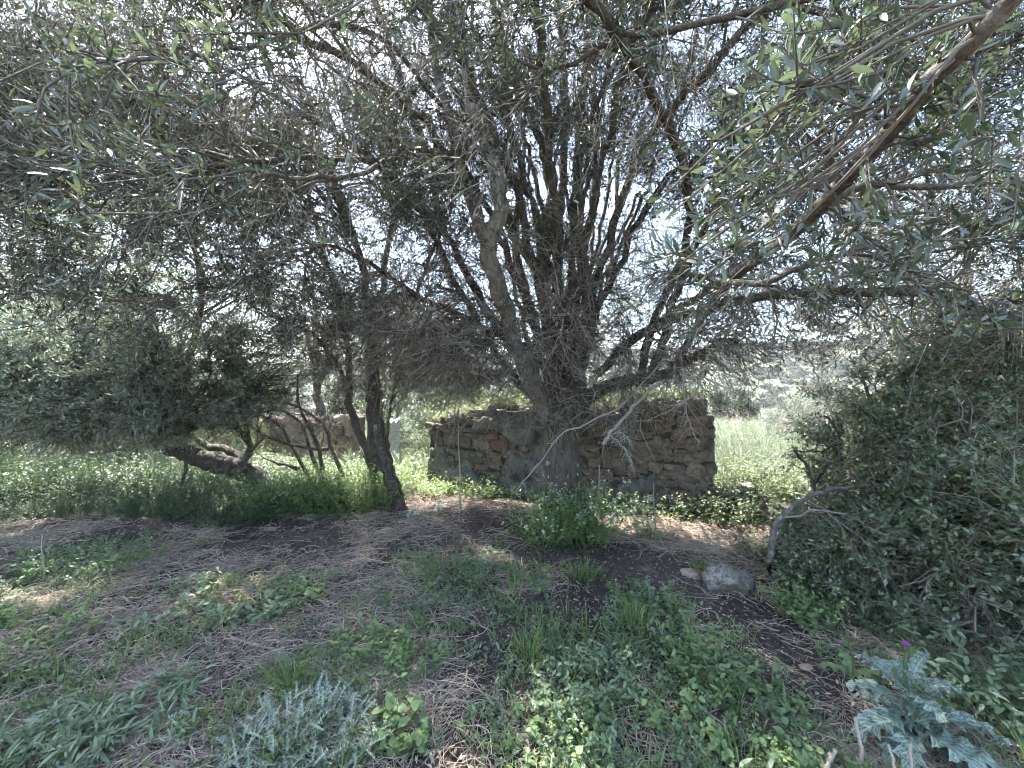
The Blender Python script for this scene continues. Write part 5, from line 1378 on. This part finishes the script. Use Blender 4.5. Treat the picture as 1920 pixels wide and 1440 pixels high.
    c = P(1500, 820, 11.0); b = np.array([c[0], c[1], float(gz(c[0], c[1]))]); T = Tree('grey_shrub', b, 'silvery grey shrub standing in the sunny meadow', cat='bush')
    cc_ = np.array([c[0], c[1], .3])
    for k in range(9): T.limb([b, lerp(b, cc_, .6) + R.normal(size=3) * .15, blob(1, cc_, (1.1, .8, 1.0), .5)[0]], .03, .01, M['bark_pale'], sides=5)
    b3 = T.attach(blob(260, cc_, (1.15, .8, 1.05), .3), .009, .004, 5, T.g2, .03, sides=3)
    lt = T.twigs(b3, 2000, .15, .3, .004, .05, up=.2, cheap=True); T.leaf(lt, 6, .07, .25); T.finish('greyshrub', 'branch', 'twig')
    # bushes closing the view at the meadow's far side
    for k, (x, d, rr) in enumerate(((5.6, 15.5, .7), (8.0, 18, .9), (11.5, 20, 1.2), (14.5, 18, 1.5), (-11, 15, 1.6), (-7, 17, 1.5), (-14, 13, 1.5))):
        b = np.array([x, d, float(gz(x, d))]); cc_ = b + [0, 0, rr * .7]
        lab = ['round bush at the meadow edge nearest the stone wall', 'round bush at the meadow edge, second from the wall', 'round bush at the meadow edge behind the grey shrub', 'round bush at the meadow edge hidden by the dark bush', 'far bush behind the leaning olive', 'far bush seen over the tan wall', 'far bush at the left picture edge'][k]
        T = Tree('bush', b, lab, cat='bush', group='bushes at the meadow edge')
        for j in range(6): T.limb([b, lerp(b, cc_, .6) + R.normal(size=3) * .2, blob(1, cc_, (rr, rr, rr * .8), .5)[0]], .04, .015, M['bark_dark'], sides=5)
        b3 = T.attach(blob(130, cc_, (rr, rr, rr * .85), .5), .012, .006, 4, T.g2, .03, sides=3)
        lt = T.twigs(b3, 900, .25, .5, .005, .0, up=.2, cheap=True); T.leaf(lt, 5, .13, .5); T.finish('scrub', 'twig_dark', 'twig_dark')

# ------------------------------------------------------------------ thistles
def thistle_leaf_mat():
    m, t, out = nt('milk_thistle_leaf')
    uv = N_(t, 'ShaderNodeUVMap'); sx = N_(t, 'ShaderNodeSeparateXYZ'); t.links.new(uv.outputs[0], sx.inputs[0])
    ge = N_(t, 'ShaderNodeNewGeometry')
    nz = tex(t, 30, 3, .6, ge.outputs['Position'])
    def math_(op, a, b=None):
        n = N_(t, 'ShaderNodeMath', operation=op)
        for i, x in enumerate((a, b)):
            if x is None: continue
            if hasattr(x, 'links'): t.links.new(x, n.inputs[i])
            else: n.inputs[i].default_value = x
        return n.outputs[0]
    at = math_('ABSOLUTE', math_('SUBTRACT', sx.outputs[1], 0.5))
    s = math_('ADD', math_('MULTIPLY', sx.outputs[0], 11.0), math_('MULTIPLY', at, -5.0))
    s = math_('ADD', s, math_('MULTIPLY', nz.outputs[0], 1.4))
    vein = math_('ABSOLUTE', math_('SUBTRACT', math_('FRACT', s), 0.5))
    vf = ramp(t, vein, [(0.05, (1, 1, 1)), (0.16, (0, 0, 0))])
    mf = ramp(t, at, [(0.025, (1, 1, 1)), (0.07, (0, 0, 0))])
    ef = ramp(t, at, [(0.42, (0, 0, 0)), (0.49, (.7, .7, .7))])
    n2 = tex(t, 60, 2, .6, ge.outputs['Position'], typ='ShaderNodeTexVoronoi'); n2.feature = 'DISTANCE_TO_EDGE'
    v2 = ramp(t, n2.outputs[0], [(0.02, (.55, .55, .55)), (0.06, (0, 0, 0))])
    f = mixc(t, 1.0, mixc(t, 1.0, mixc(t, 1.0, vf, mf, 'LIGHTEN'), ef, 'LIGHTEN'), v2, 'LIGHTEN')
    c = mixc(t, f, (0.1, 0.16, 0.1), (0.33, 0.38, 0.335))
    p = N_(t, 'ShaderNodeBsdfPrincipled'); p.inputs['Roughness'].default_value = 0.45
    t.links.new(c, p.inputs['Base Color'])
    tr = N_(t, 'ShaderNodeBsdfTranslucent'); t.links.new(c, tr.inputs[0])
    mx = N_(t, 'ShaderNodeMixShader'); mx.inputs[0].default_value = .22
    t.links.new(p.outputs[0], mx.inputs[1]); t.links.new(tr.outputs[0], mx.inputs[2]); t.links.new(mx.outputs[0], out.inputs[0])
    return m

def lobed_leaf(p0, az, elev, L, W, lobes=6, droop=.9, seed=0):
    rs = np.random.default_rng(seed)
    n = lobes * 4 + 1; s = np.linspace(0, 1, n)
    o = np.array([math.sin(az), math.cos(az), 0]); side = np.array([o[1], -o[0], 0])
    ang = elev - droop * s * 1.4
    step = L / (n - 1)
    pts = [np.array(p0, float)]
    for k in range(1, n): pts.append(pts[-1] + (o * math.cos(ang[k]) + np.array([0, 0, 1]) * math.sin(ang[k])) * step)
    pts = np.array(pts)
    nrm = np.stack([-o[None] * np.sin(ang)[:, None] + np.array([0, 0, 1])[None] * np.cos(ang)[:, None]])[0]
    saw = np.abs(((s * lobes) % 1.0) - 0.5) * 2
    env = np.sin(np.pi * np.clip(s * 0.93 + 0.07, 0, 1)) ** 0.7
    hw = W * 0.5 * env * (1.0 - 0.52 * saw); hw[-1] = 0.001
    cols = []; uvs = []
    for f, v in ((-1, 0), (-.5, .25), (0, .5), (.5, .75), (1, 1)):
        wav = np.sin(s * lobes * math.pi * 2 + (1 if f > 0 else 2.2)) * abs(f) ** 2 * W * 0.13 + rs.normal(size=n) * abs(f) * W * 0.03
        fwd = abs(f) * (1 - saw) * L * 0.02
        cols.append(pts + side[None] * (hw * f)[:, None] + nrm * (wav + abs(f) * hw * 0.25)[:, None] + o[None] * fwd[:, None])
        uvs.append(np.stack([s, np.full(n, v)], 1))
    v = np.stack(cols, 1); uv = np.stack(uvs, 1)
    idx = np.arange(n * 5).reshape(n, 5)
    q = np.stack([idx[:-1, :-1], idx[1:, :-1], idx[1:, 1:], idx[:-1, 1:]], -1).reshape(-1, 4)
    V = [v.reshape(-1, 3)]; U = [uv.reshape(-1, 2)]; tri = []
    # spines along the rim
    k0 = n * 5
    for e in (0, 4):
        for i in range(2, n - 1, 2):
            p = v[i, e]; dirn = unit(v[i, e] - v[i, 2] + o * 0.02)
            a = v[i - 1, e]; b = v[min(i + 1, n - 1), e]
            V.append(np.stack([lerp(p, a, .35), lerp(p, b, .35), p + dirn * 0.009])); U.append(np.array([[s[i], e / 4.0]] * 3)); tri.append([k0, k0 + 1, k0 + 2]); k0 += 3
    return np.concatenate(V), q, np.array(tri), np.concatenate(U)

def thistles():
    lm = thistle_leaf_mat()
    b = P(1712, 1420, 1.72); b[2] = float(gz(b[0], b[1]))
    T = empty('milk_thistle', b, 'milk thistle with white-veined lobed leaves and one purple flower head', 'thistle')
    k = 0
    for (az, el, L, W, z, dr) in ((-2.0, .5, .26, .1, .03, .8), (2.75, .5, .26, .1, .03, .8), (1.6, .5, .24, .1, .04, .8), (-.8, .6, .22, .09, .1, .8), (-2.3, .7, .31, .13, .05, 1.0), (-1.7, .6, .32, .14, .08, .9), (-1.1, .8, .26, .12, .14, .9), (3.0, .75, .32, .16, .06, 1.0), (2.5, .6, .32, .14, .05, .9), (1.9, .7, .34, .13, .1, 1.0), (1.3, .8, .28, .12, .16, .9), (.6, .9, .24, .11, .18, .8), (-.4, .9, .24, .11, .2, .8), (-2.8, 1.0, .22, .1, .2, 1.0), (2.2, 1.0, .2, .09, .24, .9), (-1.4, 1.1, .17, .07, .28, .9), (1.2, 1.1, .16, .07, .3, .8)):
        v, q, tri, uv = lobed_leaf((0, 0, z), az, el, L, W, 6, dr, k); k += 1
        Geo().add(v, q, tri, uv=uv).build('leaf', lm, T, True, None, True)
    c = catmull([(0, 0, 0), (.01, .02, .15), (.005, .04, .28), (.02, .05, .385)], 12)
    v, q = tubes(c[None], np.linspace(.011, .006, 12)[None], 8); Geo().add(v, q).build('stem', M['weed_blue'], T, True)
    def head(p, s, purple):
        g = Geo(); n = 46
        u = rnd_unit(n); u[:, 2] = np.abs(u[:, 2]) * .7 - .35; u = unit(u)
        base = p + u * s * .8
        L = np.full(n, s * 1.5); v, t_, q, uv = leaves_hi(base, unit(u + [0, 0, .35]), unit(np.cross(u, rnd_unit(n))), L, L * .26, .1, -.2); g.add(v, t_, q)
        bm = bmesh.new(); bmesh.ops.create_icosphere(bm, subdivisions=2, radius=s * .85)
        vv = np.array([list(x.co) for x in bm.verts]) * [1, 1, .95] + p; ff = np.array([[y.index for y in x.verts] for x in bm.faces]); bm.free()
        g.add(vv, ff)
        h = g.build('flower_head' if purple else 'bud', M['weed_yellow'] if not purple else M['weed'], T, True)
        if purple:
            n = 150; a = R.uniform(0, 6.28, n); rr = np.sqrt(R.uniform(0, 1, n)) * .6
            d = unit(np.stack([np.cos(a) * rr * 1.1, np.sin(a) * rr * 1.1, np.ones(n)], 1))
            pp = np.stack([p + [0, 0, s * .45] + d * s * .2, p + [0, 0, s * .5] + d * s * .9, p + [0, 0, s * .5] + d * s * 1.5], 1)
            v, q = tubes(pp, np.array([[.0012, .0014, .0009]]), 4); Geo().add(v, q).build('florets', M['purple'], h, False)
    head(np.array([.02, .05, .395]), .017, True)
    head(np.array([-.05, .06, .34]), .012, False); head(np.array([.0, -.03, .27]), .015, False)
    v, q = tubes(np.array([[(.005, .03, .24), (-.03, .05, .28), (-.05, .06, .335)], [(0.005, .02, .18), (.0, -.01, .22), (0, -.03, .265)]]), np.array([[.006, .005, .005]]), 6)
    Geo().add(v, q).build('stem', M['weed_blue'], T, True)
    # young plant with plain lobed leaves above it
    b2 = P(1600, 1300, 2.05); b2[2] = float(gz(b2[0], b2[1]))
    T2 = empty('sow_thistle', b2, 'small plant with broad jagged green leaves and a tall thin stalk behind the thistle', 'plant')
    for i, (az, el, L) in enumerate(((-1.3, .7, .17), (.3, .9, .16), (1.9, .8, .16), (3.0, .8, .13))):
        v, q, tri, uv = lobed_leaf((0, 0, .05), az, el, L, L * .42, 4, .7, 50 + i); Geo().add(v, q, tri, uv=uv).build('leaf', M['weed'], T2, True)
    c = catmull([(0, 0, 0), (.01, .02, .15), (-.02, .03, .3), (-.06, .04, .42)], 12); v, q = tubes(c[None], np.linspace(.005, .002, 12)[None], 6); Geo().add(v, q).build('stem', M['weed_yellow'], T2, True)
    # pale spiny plant
    b3 = P(575, 1425, 1.68); b3[2] = float(gz(b3[0], b3[1]))
    T3 = empty('spiny_plant', b3, 'mound of narrow whitish spiny leaves at the bottom edge left of centre', 'thistle')
    n = 420; a = R.uniform(0, 6.28, n); rr = np.sqrt(R.uniform(0, 1, n)) * .27
    p0 = np.stack([np.cos(a) * rr * 1.15, np.sin(a) * rr * .9, R.uniform(0.01, .13, n) * (1.2 - rr / .26 * .7)], 1)
    out = np.stack([np.cos(a), np.sin(a), np.zeros(n)], 1); d = unit(out * R.uniform(.0, .6, n)[:, None] + rnd_unit(n) * .9 + [0, 0, .55])
    L = R.uniform(.05, .11, n); nn = unit(rnd_unit(n) * .5 + [0, 0, 1]); s, nm = perp_frame(d, nn)
    g = Geo(); gs = Geo()
    v, t_, q, uv = leaves_hi(p0, d, nn, L, L * .1, .1, .2, ((0, .5), (.3, 1), (.6, .8), (.85, .5), (1, 0)) if False else ((0, 0), (.2, 1), (.5, .9), (.8, .6), (1, 0))); g.add(v, t_, q)
    for k in range(4):
        tt = .2 + .22 * k
        for sg in (-1, 1):
            c = p0 + d * (L * tt)[:, None] - nm * (L * .2 * tt * tt)[:, None]; up_ = unit(rnd_unit(n) * .5 + nm * .6)
            tip = c + (s * sg + d * .5 + up_ * .6) * (R.uniform(.012, .026, n) * (1 - .4 * tt))[:, None]
            v = np.stack([c - d * .0018, c + d * .0018, tip], 1)
            gs.add(v.reshape(-1, 3), (np.arange(n) * 3)[:, None] + [0, 1, 2])
    g.build('leaves', M['spiny'], T3, True); gs.build('spines', M['spine_white'], T3, False)

M['spiny'] = leaf_mat('spiny_leaf', [(0.1, 0.15, 0.09), (0.15, 0.21, 0.13), (0.22, 0.28, 0.19)], (0.24, 0.29, 0.21), (0.3, 0.4, 0.2), .5, .2, .3)
M['spine_white'] = leaf_mat('white_spine', [(0.36, 0.4, 0.33), (0.5, 0.53, 0.46)], (0.42, 0.45, 0.38), (0.45, 0.5, 0.4), .5, .2, .3)

def haze():
    bm = bmesh.new(); bmesh.ops.create_cube(bm, size=1.0)
    me = bpy.data.meshes.new('haze'); bm.to_mesh(me); bm.free()
    o = bpy.data.objects.new('haze', me); COL.objects.link(o)
    zlo, zhi = -16.0, 45.0
    o.scale = (3900, 3900, zhi - zlo); o.location = (0, 0, (zlo + zhi) / 2)
    m, t, out = nt('haze_air')
    pv = N_(t, 'ShaderNodeVolumePrincipled'); pv.inputs['Color'].default_value = (0.93, 0.95, 1.0, 1)
    pv.inputs['Density'].default_value = HAZE; pv.inputs['Anisotropy'].default_value = 0.3
    t.links.new(pv.outputs[0], out.inputs['Volume']); me.materials.append(m)
    tag(o, 'pale summer haze filling the valley air', 'haze', kind='stuff')
HAZE = 0.0006

import time as _t
for fn in (build_ground, build_hills, stone_wall, rubble, far_wall, main_tree, left_tree, slim_tree, back_trees, mastic, undergrowth, ground_cover, litter, rocks, plants, thistles, sticks, haze):
    _a = _t.time(); fn(); print('BUILD', fn.__name__, round(_t.time() - _a, 2))
bpy.context.view_layer.update()
print('TRIS', sum(len(o.data.loops) - 2 * len(o.data.polygons) for o in bpy.data.objects if o.type == 'MESH'))
